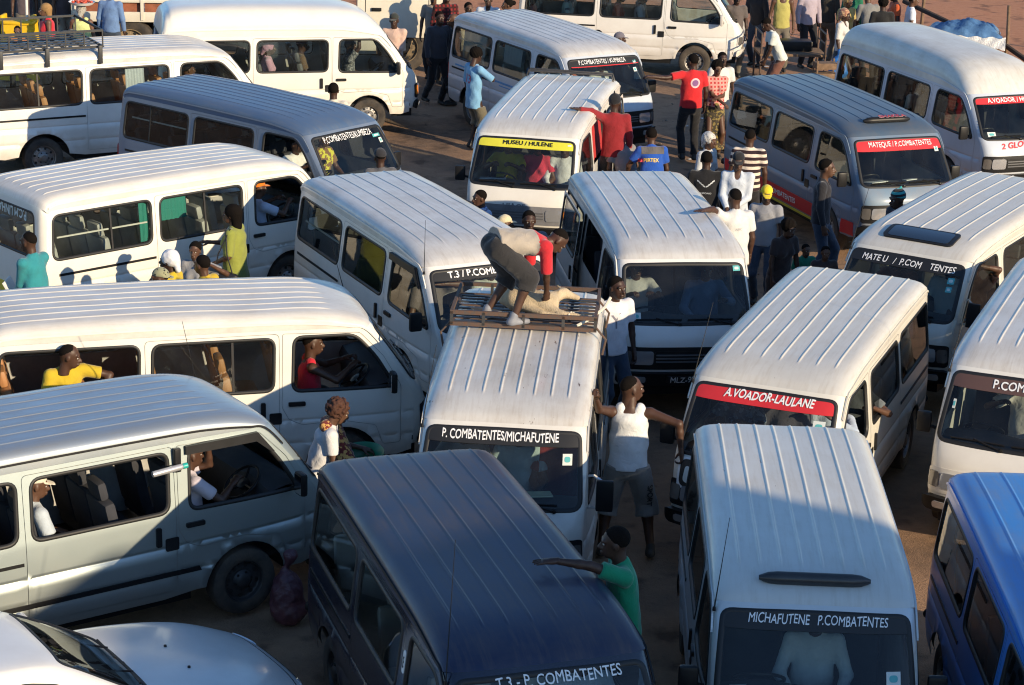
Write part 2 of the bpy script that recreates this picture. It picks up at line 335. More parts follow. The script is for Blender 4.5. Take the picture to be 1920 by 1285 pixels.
class Shell:
    def __init__(s, k=1., high=False, rows=None, ys=None, mid=2.35):
        rows = rows or [HIGH.get(i, r) if high else r for i, r in enumerate(ROWS)]; s.ys = ys or sideY; s.mid = mid
        s.k = k; s.rows = np.array(rows, float); s.high = high
        P = s.dense = np.array([s.row(i/10) for i in range((len(rows)-1)*10+1)])
        s.arc = np.concatenate([[0], np.cumsum(np.hypot(np.diff(P[:, 0]), np.diff(P[:, 1])))])
    def X(s, x): return (np.asarray(x)-s.mid)*s.k
    def row(s, q):
        R_ = s.rows; i = int(min(max(math.floor(q), 0), len(R_)-2)); t = q-i
        a, b, c, d = R_[max(i-1, 0)], R_[i], R_[i+1], R_[min(i+2, len(R_)-1)]
        return .5*((2*b)+(-a+c)*t+(2*a-5*b+4*c-d)*t*t+(-a+3*b-3*c+d)*t**3)
    def s2v(s, q): return float(np.interp(q*10, np.arange(len(s.arc)), s.arc))
    def v2s(s, v): return np.interp(v, s.arc, np.arange(len(s.arc)))/10
    def surf(s, q, t, off=0.):
        """profile position q, width position t (-1..1) -> local xyz"""
        q = np.atleast_1d(np.asarray(q, float)); t = np.atleast_1d(np.asarray(t, float)); q, t = np.broadcast_arrays(q, t)
        def ev(q, t):
            R_ = np.stack([np.interp(q*10, np.arange(len(s.dense)), s.dense[:, j]) for j in range(5)], -1)
            n = R_[..., 4]; a = np.clip(np.abs(t), 0, 1); ins = 1-(1-a**n+1e-12)**(1/n)
            x = R_[..., 0]+(R_[..., 2]-R_[..., 0])*ins; z = R_[..., 1]+(R_[..., 3]-R_[..., 1])*ins
            w = s.ys(R_[..., 2], R_[..., 3]); return np.stack([s.X(x), w*t, z], -1)
        p = ev(q, t)
        if off:
            e = .02; ta = np.clip(t-e, -1, 1); tb = np.clip(t+e, -1, 1)
            du = ev(q, tb)-ev(q, ta); dv = ev(np.clip(q+.05, 0, len(s.rows)-1), t)-ev(np.clip(q-.05, 0, len(s.rows)-1), t)
            nn = np.cross(du, dv); nn /= np.linalg.norm(nn, axis=-1)[..., None]+1e-9; p = p+nn*off
        return p
    def side(s, P, sg, off=0.):
        P = np.atleast_2d(P); return np.stack([s.X(P[:, 0]), sg*(s.ys(P[:, 0], P[:, 1])+off), P[:, 1]], -1)
    # --- pieces
    def side_panel(s, outer, holes, sg, off=0., h=.09, rows=(.57, .59, .82, .84, .86)):
        P, T = cdt_panel(outer, holes, h, rows); e = .004
        gx = (s.ys(P[:, 0]+e, P[:, 1])-s.ys(P[:, 0]-e, P[:, 1]))/(2*e*s.k); gz = (s.ys(P[:, 0], P[:, 1]+e)-s.ys(P[:, 0], P[:, 1]-e))/(2*e)
        N = np.stack([-gx, np.full(len(P), float(sg)), -gz], 1); N /= np.linalg.norm(N, axis=1)[:, None]      # normals of the smooth surface itself
        return s.side(P, sg, off), (T if sg < 0 else T[:, ::-1]), N
    def side_slab(s, poly, sg, o0, o1, h=.15):
        P, T = cdt_panel(poly, (), h); N = len(P); po = densify(poly, h)
        V = np.concatenate([s.side(P, sg, o1), s.side(po, sg, o1), s.side(po, sg, o0)]); M = len(po)
        F = [tuple(t) for t in (T if sg < 0 else T[:, ::-1])]
        for i in range(M):
            j = (i+1) % M; f = (N+i, N+M+i, N+M+j, N+j); F.append(f if sg < 0 else f[::-1])
        return V, F
    def side_ring(s, poly, sg, a, b, o=.007):
        po = densify(poly, .08); rings = [(offset_poly(po, a), 0.), (offset_poly(po, a*.6), o), (offset_poly(po, -b*.6), o), (offset_poly(po, -b), -.012)]; M = len(po)
        V = np.concatenate([s.side(r, sg, w) for r, w in rings]); F = []
        for k in range(3):
            for i in range(M):
                j = (i+1) % M; f = (k*M+i, (k+1)*M+i, (k+1)*M+j, k*M+j); F.append(f)
        return V, F
    def uv(s, P, off=0.):
        P = np.atleast_2d(P); return s.surf(s.v2s(P[:, 1]), P[:, 0]/.8, off)
    def wrap_panel(s, outer, holes, off=0., h=.07):
        P, T = cdt_panel(outer, holes, h); return s.uv(P, off), T
    def wrap_ring(s, poly, a, b, o=.007):
        po = densify(poly, .06); rings = [(offset_poly(po, a), .0), (offset_poly(po, a*.6), o), (offset_poly(po, -b*.6), o), (offset_poly(po, -b), -.01)]; M = len(po)
        V = np.concatenate([s.uv(r, w) for r, w in rings]); F = [(k*M+i, (k+1)*M+i, (k+1)*M+(i+1) % M, k*M+(i+1) % M) for k in range(3) for i in range(M)]
        return V, F
    def wrap_slab(s, poly, o0, o1, h=.1):
        P, T = cdt_panel(poly, (), h); po = densify(poly, h); N, M = len(P), len(po)
        V = np.concatenate([s.uv(P, o1), s.uv(po, o1), s.uv(po, o0)]); F = [tuple(t) for t in T]
        F += [(N+i, N+M+i, N+M+(i+1) % M, N+(i+1) % M) for i in range(M)]
        return V, F
    def at(s, q, t, off=0.): return Vector(s.surf(q, t, off)[0])
DW = roundpoly([(3.165,1.14),(4.27,1.12),(4.06,1.47),(3.84,1.70),(3.19,1.705)], [.10,.05,.3,.10,.10])
MW = roundpoly([(1.71,1.155),(2.97,1.155),(2.99,1.70),(1.73,1.70)], .10)
RW = roundpoly([(.155,1.16),(1.58,1.16),(1.60,1.705),(.20,1.705)], .10)
DOOR = roundpoly([(3.075,1.742),(3.055,.98),(3.13,.84),(3.27,.78),(3.70,.80),(4.06,.72),(4.14,.50),(4.33,.50),(4.335,1.12),(4.145,1.45),(3.89,1.715)], .03)
SDOOR = roundpoly([(1.645,.41),(3.02,.41),(3.035,1.742),(1.655,1.742)], .05)
def silhouette(sh):
    q = [tuple(r[2:4]) for r in sh.dense[::2]]            # front bottom -> roof -> rear bottom
    rear = [(RWX-.40*math.cos(t), .33+.40*math.sin(t)) for t in np.linspace(-.10, math.pi+.10, 17)]
    front = [(FWX-.40*math.cos(t), .33+.40*math.sin(t)) for t in np.linspace(-.10, math.pi+.10, 17)]
    low = [(.07, .38)]+[(.35, .34)]+rear+[(1.6, .33), (2.9, .33)]+front+[(4.3, .36), (4.46, .40)]
    low = [p for p in low if p[1] > .30]
    return q+low
NRIB = [-.555, -.37, -.185, 0, .185, .37, .555]
VM = {}
def me_of(name, vf, smooth=True, sharp=None):
    me = mesh_np(name, vf[0], vf[1], smooth)
    if len(vf) > 2: me.normals_split_custom_set_from_vertices([tuple(n) for n in vf[2]])
    if sharp: me.set_sharp_from_angle(angle=R(sharp))
    return me
def van_meshes(k, high, rn=7):
    key = (round(k, 3), high, rn)
    if key in VM: return VM[key]
    sh = Shell(k, high); D = dict(sh=sh); sil = silhouette(sh)
    inner = lambda P: offset_poly(densify(P, .06), .005)
    for sg, n in ((1, 'L'), (-1, 'R')):
        D['side'+n] = me_of('body_side', sh.side_panel(sil, [inner(DOOR), inner(SDOOR), RW], sg))
        D['door'+n] = me_of('front_door', sh.side_panel(DOOR, [DW], sg)); D['sdoor'+n] = me_of('sliding_door', sh.side_panel(SDOOR, [MW], sg))
        for w, P in (('dw', DW), ('mw', MW), ('rw', RW)):
            D[w+n] = me_of('window_pane', sh.side_panel(P, [], sg, -.010, .2, ())); D[w+'s'+n] = me_of('window_seal', sh.side_ring(P, sg, .016, .022))
        # the gap behind door edges
        D['hand'+n] = me_of('door_handle', sh.side_slab(roundpoly([(3.12,.985),(3.30,.985),(3.30,1.03),(3.12,1.03)], .015), sg, 0, .022), True, 40)
        D['shand'+n] = me_of('door_handle', sh.side_slab(roundpoly([(2.83,.86),(2.88,.86),(2.88,1.04),(2.83,1.04)], .015), sg, 0, .022), True, 40)
        D['vent'+n] = me_of('side_vent', sh.side_slab(roundpoly([(2.92,.80),(3.05,.80),(3.05,.92),(2.92,.92)], .02), sg, 0, .006), True, 40)
        D['track'+n] = me_of('door_track', sh.side_slab([(.22,.955),(1.62,.955),(1.62,.985),(.22,.985)], sg, 0, .008), True, 40)
        D['rub'+n] = me_of('rubbing_strip', sh.side_slab([(1.40,.555),(3.26,.555),(3.24,.60),(1.40,.60)], sg, 0, .010), True, 40)
        # drip rail along the roof
        q = np.linspace(6.4, 13.6, 60); a = sh.surf(q, np.full(60, sg*.999)); b = a.copy(); a[:, 2] += .006; b[:, 2] -= .010; c = b.copy(); c[:, 1] += sg*.016; d = a.copy(); d[:, 1] += sg*.014; d[:, 2] += .004
        V = np.concatenate([a, d, c, b]); F = [(r*60+i, r*60+i+1, (r+1)*60+i+1, (r+1)*60+i) for r in range(3) for i in range(59)]
        D['rail'+n] = me_of('drip_rail', (V, F), True, 30)
        D['visor'+n] = me_of('window_visor', sh.side_slab([(3.15,1.66),(3.84,1.655),(3.99,1.53),(4.02,1.53),(3.86,1.735),(3.15,1.735)], sg, .004, .04, .1), True, 40)
    # roof with pressed ribs
    ts = set(np.linspace(-.97, .97, 15)); hw = .77
    ribs = [] if high else [float(y) for y in np.linspace(-.56, .56, rn)]
    ys = []
    for y in ribs: ys += [y-.022, y-.0105, y-.0075, y-.003, y+.003, y+.0075, y+.0105, y+.022]
    ty = sorted([y/hw for y in ys]+[t for t in list(np.linspace(-.985, .985, 27))+[-.995, .995, -.9985, .9985, -1, 1] if all(abs(t*hw-y) > .036 for y in ribs)])
    ty = np.array(ty); sq = np.concatenate([np.linspace(SRF, 8.6, 9), np.linspace(8.7, 9.2, 8), np.linspace(9.4, 12.4, 14), np.linspace(12.5, 12.9, 6), np.linspace(13, SRB, 12)])
    Q, T = np.meshgrid(sq, ty, indexing='ij'); V = sh.surf(Q.ravel(), T.ravel())
    hgt = np.zeros(Q.size)
    for y in ribs:
        d = np.abs(T.ravel()*hw-y); prof = np.clip((.0105-d)/.004, 0, 1)
        env = np.clip((Q.ravel()-8.75)/.25, 0, 1)*np.clip((12.85-Q.ravel())/.25, 0, 1); hgt += .0075*prof*env
    dr = np.random.default_rng(int(k*1000)+rn); V[:, 2] += hgt; nT = len(ty)
    for _ in range(9):      # shallow dents in the sheet metal
        cx, cy, rr = dr.uniform(-1.9, 1.6), dr.uniform(-.6, .6), dr.uniform(.12, .30); V[:, 2] -= dr.uniform(.003, .009)*np.exp(-((V[:, 0]-cx)**2+(V[:, 1]-cy)**2)/rr**2)
    F = [(i*nT+j, i*nT+j+1, (i+1)*nT+j+1, (i+1)*nT+j) for i in range(len(sq)-1) for j in range(nT-1)]
    D['roof'] = me_of('roof', (V, F))
    # front with windshield opening, tail with window
    v0, v1, v2 = sh.s2v(0), sh.s2v(SRF), sh.s2v(SRB); v3 = sh.s2v(18)
    wb, wt = sh.s2v(5.05), sh.s2v(6.93)
    WS = roundpoly([(-.770, wb), (0, wb-.015), (.770, wb), (.735, wt), (0, wt+.012), (-.735, wt)], [.10, .3, .10, .09, .3, .09])
    edge = [.8*t for t in (1, .9985, .99, .97)]
    D['front'] = me_of('front_panel', sh.wrap_panel([(-.8, v0), (.8, v0), (.8, v1), (-.8, v1)], [WS], h=.055))
    D['ws'] = me_of('windshield', sh.wrap_panel(WS, [], -.004, .09)); D['wss'] = me_of('windshield_seal', sh.wrap_ring(WS, .014, .035, .005))
    tb, tt = sh.s2v(15.95), sh.s2v(14.55)
    TW = roundpoly([(-.62, tt), (.62, tt), (.64, tb), (-.64, tb)], .09)
    D['tail'] = me_of('tailgate', sh.wrap_panel([(-.8, v2), (.8, v2), (.8, v3), (-.8, v3)], [TW], h=.06)); D['tw'] = me_of('rear_window', sh.wrap_panel(TW, [], -.006, .12)); D['tws'] = me_of('window_seal', sh.wrap_ring(TW, .012, .02))
    sv = sh.s2v
    rect = lambda u0, u1, s0, s1, r=.02: roundpoly([(u0, sv(s0)), (u1, sv(s0)), (u1, sv(s1)), (u0, sv(s1))], r)
    D['bump'] = me_of('front_bumper', sh.wrap_slab(rect(-.79, .79, 0, .95, .05), -.03, .055), True, 35)
    D['bump2'] = None
    for sg, n in ((1, 'L'), (-1, 'R')):
        a, b = sorted((sg*.42, sg*.66)); D['head'+n] = me_of('headlight', sh.wrap_slab(rect(a, b, 1.45, 2.35, .04), -.02, .016), True, 35)
        a, b = sorted((sg*.675, sg*.78)); D['turn'+n] = me_of('turn_signal', sh.wrap_slab(rect(a, b, 1.45, 2.35, .03), -.02, .014), True, 35)
        a, b = sorted((sg*.685, sg*.77)); D['tail'+n] = me_of('tail_light', sh.wrap_slab(rect(a, b, 16.35, 17.25, .03), -.02, .02), True, 35)
        a, b = sorted((sg*.50, sg*.70)); D['fog'+n] = me_of('fog_lamp', sh.wrap_slab(rect(a, b, .35, .75, .03), .05, .062), True, 35)
    D['grille'] = me_of('grille', sh.wrap_slab(rect(-.405, .405, 1.45, 2.35, .03), -.02, .010), True, 35)
    D['trim'] = me_of('front_trim', sh.wrap_slab(rect(-.79, .79, 1.12, 2.62, .04), -.02, .006), True, 35)
    D['slat'] = [me_of('grille_slat', sh.wrap_slab(rect(-.39, .39, q, q+.09, .0), .008, .020), True, 35) for q in (1.6, 1.82, 2.04)]
    D['plate'] = me_of('number_plate', sh.wrap_slab(rect(-.26, .26, .38, .82, .01), .05, .066), True, 35)
    D['rplate'] = me_of('number_plate', sh.wrap_slab(rect(-.22, .22, 17.2, 17.55, .01), .0, .012), True, 35)
    D['rbump'] = me_of('rear_bumper', sh.wrap_slab(rect(-.78, .78, 17.62, 18, .05), -.02, .06), True, 35)
    # lining: an inner skin so that the cabin has walls and a ceiling of its own
    mb = MB()
    for sg in (1, -1):
        V, F, _n = sh.side_panel([p for p in offset_poly(densify(sil, .1), -.035)], [offset_poly(densify(w, .1), .006) for w in (DW, MW, RW)], sg, -.035, .2, ()); mb.raw(V, [tuple(f)[::-1] for f in F])
    Q, T = np.meshgrid(np.linspace(7.4, 13.9, 26), np.linspace(-.95, .95, 13), indexing='ij'); V = sh.surf(Q.ravel(), T.ravel(), -.03)
    mb.raw(V, [(i*13+j, (i+1)*13+j, (i+1)*13+j+1, i*13+j+1) for i in range(25) for j in range(12)]); D['lining'] = mb.mesh('interior_lining')
    X = lambda x: float(sh.X(x))
    mb = MB(); mb.box(((X(4.5)+X(.1))/2, 0, .53), (X(4.45)-X(.1), 1.56, .05)); mb.box(((X(3.2)+X(1.45))/2, 0, .38), (X(3.2)-X(1.45), 1.5, .26)); mb.box((X(.3), 0, .40), (.5, 1.4, .2)); mb.box((X(4.35), 0, .40), (.35, 1.3, .2)); D['floor'] = mb.mesh('floor', False)
    mb = MB()
    Vd = []; 
    prof = [(4.42, .62), (4.43, 1.02), (4.38, 1.10), (4.20, 1.135), (4.02, 1.10), (3.98, 1.02), (4.03, .62)]
    for t in np.linspace(-.72, .72, 9): Vd += [(X(x), t, z+(.05*math.exp(-((t+.36)/.2)**2) if z > 1.05 and x < 4.3 else 0)) for x, z in prof]
    n = len(prof); mb.raw(Vd, [(i*n+j, i*n+j+1, (i+1)*n+j+1, (i+1)*n+j) for i in range(8) for j in range(n-1)]); D['dash'] = mb.mesh('dashboard')
    VM[key] = D; return D
def wheel_meshes():
    t = MB().lathe([(.20,-.085),(.235,-.10),(.29,-.098),(.315,-.085),(.325,-.05),(.325,.05),(.315,.085),(.29,.098),(.235,.10),(.20,.085)], 32).mesh('tyre')
    r = MB(); r.lathe([(.205,.07),(.198,.085),(.188,.08),(.18,.045),(.165,.035),(.12,.055),(.10,.05),(.075,.07),(.06,.085),(.03,.088),(.0,.088)], 28)
    for a in range(8):
        t_ = a*math.pi/4; r.lathe([(.0,.056),(.019,.056),(.019,.05)], 10, c=(.145*math.cos(t_), -.008, .145*math.sin(t_)))
    r = r.mesh('rim')
    h = MB(); 
    for a in range(8):
        t_ = a*math.pi/4+.39; h.lathe([(0,.0),(.020,.0),(.020,-.006)], 12, c=(.146*math.cos(t_), .052, .146*math.sin(t_)))
    for a in range(6):
        t_ = a*math.pi/3; h.lathe([(0,.012),(.010,.012),(.012,.0)], 8, c=(.085*math.cos(t_), .066, .085*math.sin(t_)))
    return t, r, h.mesh('hub_holes')
TY, RIM, HUB = wheel_meshes()
def seat_meshes():
    b = MB(); b.box((0, 0, .0), (.44, 1.30, .14), bev=.05); b1 = b.mesh('cushion')
    b = MB()
    for y in (-.44, 0, .44): b.box((0, y, 0), (.11, .425, .50), bev=.045)
    for y in (-.44, 0, .44): b.box((0, y, .34), (.09, .27, .18), bev=.04)
    b2 = b.mesh('backrest')
    b = MB(); b.box((0, 0, 0), (.46, .48, .15), bev=.05); c1 = b.mesh('cushion')
    b = MB(); b.box((0, 0, 0), (.12, .48, .56), bev=.05); b.box((-.01, 0, .37), (.09, .28, .18), bev=.04); c2 = b.mesh('backrest')
    return b1, b2, c1, c2
BC, BB, FC, FB = seat_meshes()
def steer_mesh():
    b = MB(); n = 28; b.tube([(.19*math.cos(2*math.pi*i/n), .19*math.sin(2*math.pi*i/n), 0) for i in range(n+1)], .014, 8, False)
    for a in (.5, 2.64, 4.71): b.tube([(0, 0, -.03), (.19*math.cos(a), .19*math.sin(a), 0)], .013, 6)
    b.lathe([(.055, -.05), (.06, -.01), (0, .0)], 14, 'z'); b.tube([(0, 0, -.05), (0, 0, -.4)], .025, 8); return b.mesh('steering_wheel')
STEER = steer_mesh()
def mirror_meshes():
    b = MB(); b.box((0, 0, 0), (.07, .15, .22), bev=.03); h = b.mesh('mirror_housing')
    b = MB(); b.box((-.034, 0, 0), (.006, .12, .18), bev=.0); g = b.mesh('mirror_glass')
    return h, g
MIRH, MIRG = mirror_meshes()
MIRB = MB().box((0, 0, 0), (.05, .16, .30), bev=.02).mesh('mirror_housing'); MIRBG = MB().box((-.026, 0, 0), (.004, .135, .27)).mesh('mirror_glass')
def text_mesh(txt, size=1., bold=.0, shear=0., space=1., align='CENTER'):
    cu = bpy.data.curves.new('lettering', 'FONT'); cu.body = txt; cu.size = size; cu.offset = bold*size; cu.shear = shear; cu.align_x = align; cu.align_y = 'CENTER'; cu.space_character = space; cu.resolution_u = 3
    o = bpy.data.objects.new('lettering', cu); COL.objects.link(o); bpy.context.view_layer.update()
    me = bpy.data.meshes.new_from_object(o.evaluated_get(bpy.context.evaluated_depsgraph_get())); bpy.data.objects.remove(o); bpy.data.curves.remove(cu)
    me.materials.clear()
    return me
def fit_text(txt, w, h, bold=.02, shear=0., space=1.):
    """lettering mesh scaled to w by h, centred; bold stacks slightly shifted copies, each a hair proud of the last"""
    me = text_mesh(txt, 1., 0., shear, space); V = np.array([v.co for v in me.vertices]); lo, hi = V.min(0), V.max(0)
    bw = bold*1.1; sx = w/(hi[0]-lo[0]+2*bw); sy = h/(hi[1]-lo[1]+2*bw); F0 = [tuple(p.vertices) for p in me.polygons]; bpy.data.meshes.remove(me)
    V[:, :2] -= (lo+hi)[:2]/2; wp = random.random()*6; V[:, 1] += .035*np.sin(V[:, 0]*1.7+wp)+.02*np.sin(V[:, 0]*4.1+wp); V[:, 1] *= 1+.05*np.sin(V[:, 0]*2.6+2*wp); out = []; F = []
    for i, (dx, dy) in enumerate(((0, 0), (bw, 0), (-bw, 0), (0, bw), (0, -bw)) if bold > 0 else ((0, 0),)):
        q = V.copy(); q[:, 0] = (q[:, 0]+dx)*sx; q[:, 1] = (q[:, 1]+dy)*sy; q[:, 2] = i*.0006; F += [tuple(k+i*len(V) for k in f) for f in F0]; out.append(q)
    return np.concatenate(out), F
def ws_text(sh, van, txt, q, m, w=.9, h=.075, u=0., bold=.02, shear=0., tilt=0., parent=None, off=.003, name='route_lettering', space=1.):
    V, F = fit_text(txt, w, h, bold, shear, space); v = sh.s2v(q)
    P = np.stack([u+V[:, 0], v+V[:, 1]+V[:, 0]*tilt], 1)
    Q = sh.uv(P, off); Q1 = sh.uv(P, off+.01); me = mesh_np(name, Q+(Q1-Q)*(V[:, 2:3]/.01), F, False); return add(name, me, m, parent)
def ws_patch(sh, poly, m, parent, off=.0015, name='sun_strip', h=.1, thick=.001):
    return add(name, me_of(name, sh.wrap_slab(poly, off-thick, off, h)), m, parent)
def side_text(sh, txt, x, z, sg, m, w, h, parent, tilt=0., bold=.02, off=.004, name='side_lettering', shear=0.):
    V, F = fit_text(txt, w, h, bold, shear); P = np.stack([x-sg*V[:, 0], z+V[:, 1]+V[:, 0]*tilt], 1)
    Q = sh.side(P, sg, off); Q[:, 1] += sg*V[:, 2]; me = mesh_np(name, Q, F, False); return add(name, me, m, parent)

VANS = {}
def minibus(key, x, y, hd, k, label, body, roofm=None, high=False, lower=None, trim='black', seat=0, glassm=None, wsg=None, tint_door=False,
            mirrors='small', bars=(), rim=None, visor=False, open_side=None, rub=False, plate=None, grp='minibuses packed into the taxi yard', no_front_glass=(), bump=None, amber=False, slats=True, rail=None, no_glass=(), rn=7):
    D = van_meshes(k, high, rn); sh = D['sh']; e = empty('minibus', (x, y, 0), R(hd), label, 'minibus', grp); VANS[key] = (e, sh, D)
    X = lambda q: float(sh.X(q)); roofm = roofm or body; glassm = glassm or G_CLEAR; wsg = wsg or G_WS
    add('front_panel', D['front'], body, e); rf = add('roof', D['roof'], roofm, e)
    tg = add('tailgate', D['tail'], body, e); add('rear_window', D['tw'], glassm, tg); add('window_seal', D['tws'], RUBBER, tg)
    ws = add('windshield', D['ws'], wsg, e); add('windshield_seal', D['wss'], RUBBER, ws); D = dict(D); 
    for n, sg in (('L', 1), ('R', -1)):
        bs = add('body_side', D['side'+n], body, e); (add('window_pane', D['rw'+n], glassm, bs) if 'r'+n not in no_glass else None); add('window_seal', D['rws'+n], RUBBER, bs)
        add('door_track', D['track'+n], BLACKP, bs); add('drip_rail', D['rail'+n], rail or body, e)
        sdd = add('sliding_door', D['sdoor'+n], body, e); (add('window_pane', D['mw'+n], glassm, sdd) if 'm'+n not in no_glass else None); add('window_seal', D['mws'+n], RUBBER, sdd); add('door_handle', D['shand'+n], BLACKP, sdd)
        if open_side == n: sdd.location = (-1.28*k, sg*.075, 0)
        d = add('front_door', D['door'+n], body, e)
        if n not in no_front_glass: add('window_pane', D['dw'+n], glassm, d)
        add('window_seal', D['dws'+n], RUBBER, d); add('door_handle', D['hand'+n], BLACKP, d)
        if visor: add('window_visor', D['visor'+n], BLACKP, d)
        add('side_vent', D['vent'+n], BLACKP, bs)
        if rub: add('rubbing_strip', D['rub'+n], BLACKP, bs)
        add('headlight', D['head'+n], LAMP, e); add('turn_signal', D['turn'+n], AMBER if amber else DIMLAMP, e); add('tail_light', D['tail'+n], REDL, e); add('fog_lamp', D['fog'+n], LAMP, e)
        for px in bars:   # vertical divider of the sliding panes
            P = [(px-.012, 1.17), (px+.012, 1.17), (px+.012, 1.69), (px-.012, 1.69)]
            add('window_divider', me_of('window_divider', sh.side_slab(P, sg, -.02, -.002)), RUBBER, bs if px < 1.6 else sdd)
        # mirrors
        if mirrors == 'small':
            mh = add('side_mirror', MIRH, BLACKP if trim != 'white' else body, e, (X(4.22), sg*.93, 1.21)); add('mirror_glass', MIRG, CHROME, mh); MB().tube([(0, 0, -.03), (-.02, -sg*.12, -.06)], .018, 6).build('mirror_arm', BLACKP, mh)
        else:
            mh = add('side_mirror', MIRB, MIRGREY if mirrors == 'bigbody' else BLACKP, e, (X(4.36), sg*.945, 1.25)); add('mirror_glass', MIRBG, CHROME, mh)
            MB().tube([(0, 0, .12), (-.10, -sg*.10, .15), (-.16, -sg*.15, .12)], .014, 6).build('mirror_arm', CHROME, mh); MB().tube([(0, 0, -.12), (-.05, -sg*.17, -.14), (-.10, -sg*.2, -.15)], .014, 6).build('mirror_arm', CHROME, mh)
        # wheels
        for wx in (FWX, RWX):
            w = bpy.data.objects.new('wheel', None); w.empty_display_size = .1; w.location = (X(wx), sg*.735, .325); w.rotation_euler = (0, random.random()*6, 0 if sg > 0 else math.pi); link(w, e)
            add('tyre', TY, TYRE, w); add('rim', RIM, rim or STEEL, w); add('hub_holes', HUB, RUBBER, w)['kind'] = 'stuff'
    add('front_trim', D['trim'], {'black': BLACKP, 'white': body, 'grey': mat('grey_bumper_plastic', (.20, .20, .21), .6, noise=.2), 'clear': body}[trim], e)
    g = add('grille', D['grille'], BLACKP if trim != 'grey' else mat('grey_bumper_plastic', (.20, .20, .21), .6), e)
    if slats:
        for s_ in D['slat']: add('grille_slat', s_, CHROME if trim in ('clear', 'white') else mat('grille_grey', (.12, .12, .125), .4), g)
    add('front_bumper', D['bump'], bump or (BLACKP if trim != 'white' else body), e); add('rear_bumper', D['rbump'], BLACKP, e)
    pl = add('number_plate', D['plate'], PLATEK, e); add('number_plate', D['rplate'], PLATE, e)
    if plate: ws_text(sh, e, plate, .6, WHITEINK, .42, .075, 0, .01, parent=pl, off=.068, name='plate_lettering')
    add('interior_lining', D['lining'], LINING, e); add('floor', D['floor'], BLACKP, e); add('dashboard', D['dash'], DASH, e)
    st = add('steering_wheel', STEER, BLACKP, e, (X(3.92), -.37, 1.10), (0, R(-38), 0))
    sm = SEATM[seat]
    for sx in (.55, 1.30, 2.05, 2.78):
        s_ = bpy.data.objects.new('bench_seat', None); s_.location = (X(sx), 0, .73); s_.empty_display_size = .1; link(s_, e); add('cushion', BC, sm, s_); add('backrest', BB, sm, s_, (-.24, 0, .30), (0, R(-12), 0))
    for sy in (-.38, .38):
        s_ = bpy.data.objects.new('front_seat', None); s_.location = (X(3.42), sy, .74); s_.empty_display_size = .1; link(s_, e); add('cushion', FC, sm, s_); add('backrest', FB, sm, s_, (-.25, 0, .30), (0, R(-12), 0))
    # wipers
    for u0, u1 in ((-.10, -.62), (.52, .0)):
        a = sh.at(5.0, u0/.8, .02); b = sh.at(5.28, (u0+(u1-u0)*.55)/.8, .025); c1 = sh.at(5.16, (u0+(u1-u0)*.2)/.8, .02); c2 = sh.at(5.22, u1/.8, .018); c1 = sh.at(5.22, (u0-(u1-u0)*.05)/.8, .018)
        MB().tube([a, b], .008, 5).tube([c1, (c1+c2)/2+Vector((.004, 0, .004)), c2], .009, 5).lathe([(.0, .02), (.02, .015), (.022, 0)], 8, 'x', tuple(a-Vector((.01, 0, 0)))).build('wiper', BLACKP, e)
    return e, sh, ws, rf

# ------------------------------------------------------------------ the minibuses
def vw(key, p):
    """a point in a minibus' own frame -> world tuple for a hand or foot target"""
    e = VANS[key][0]; c, s_ = math.cos(e.rotation_euler.z), math.sin(e.rotation_euler.z); return ('w', e.location.x+c*p[0]-s_*p[1], e.location.y+s_*p[0]+c*p[1], p[2])
WH = paint('white', (.74, .725, .68), .18); WHD = paint('white_dusty_roof', (.62, .61, .58), .45, (.34, .29, .24), rough=.5, streak=.45)
CREAM = paint('cream_white', (.76, .735, .66), .15, seed=2); CREAMR = paint('cream_white_roof', (.66, .64, .59), .35, (.40, .34, .27), rough=.45, seed=2, streak=.45)
OLDW = paint('old_white', (.70, .68, .62), .30, rust=.35, seed=3); OLDR = paint('old_white_roof', (.62, .60, .55), .40, (.36, .29, .22), rough=.55, rust=.9, seed=3, streak=.45)
WARM = paint('warm_white', (.72, .69, .60), .20, rust=.15, seed=4); WARMR = paint('warm_white_roof', (.62, .60, .54), .30, (.42, .36, .28), rough=.5, rust=.25, seed=4, streak=.45)
BLUEG = paint('blue_grey', (.17, .225, .31), .25, (.30, .27, .25), metal=.2, seed=5); BLUEGR = paint('blue_grey_roof', (.07, .12, .21), .25, (.17, .18, .19), rough=.5, seed=5, streak=.45)
STEELB = paint('peeling_blue_grey', (.12, .195, .28), .45, (.30, .22, .18), rough=.5, rust=.2, seed=6); STEELBR = paint('steel_blue_roof', (.06, .10, .15), .55, (.13, .125, .125), rough=.6, seed=6, streak=.45)
NAVY = paint('navy', (.008, .011, .026), .08, (.12, .10, .09), rough=.22, coat=.8, seed=7); NAVYR = paint('navy_dusty_roof', (.009, .017, .052), .35, (.12, .095, .08), rough=.45, coat=.2, seed=7, streak=.45)
SILV = paint('silver', (.43, .50, .50), .10, metal=.75, rough=.42, seed=8); SILVR = paint('silver_roof', (.42, .47, .50), .25, (.30, .28, .26), metal=.7, rough=.42, seed=8, streak=.45)
SILW = paint('pale_silver', (.60, .63, .63), .15, metal=.25, seed=9); SILWR = paint('pale_silver_roof', (.62, .61, .56), .30, (.46, .41, .33), metal=.05, rough=.45, rust=.25, seed=9, streak=.45)
BLUE = paint('bright_blue', (.022, .19, .58), .12, (.22, .20, .19), seed=10); BLUER = paint('bright_blue_roof', (.035, .22, .58), .35, (.22, .24, .28), rough=.5, seed=10, streak=.45)
WHSHADE = paint('white_shade_tinted', (.52, .57, .63), .2, seed=11); PALER = paint('pale_high_roof', (.66, .65, .60), .5, (.44, .39, .31), rough=.6, seed=11, streak=.45)  # body paint of white vans, tinted with the blue of their shaded sides

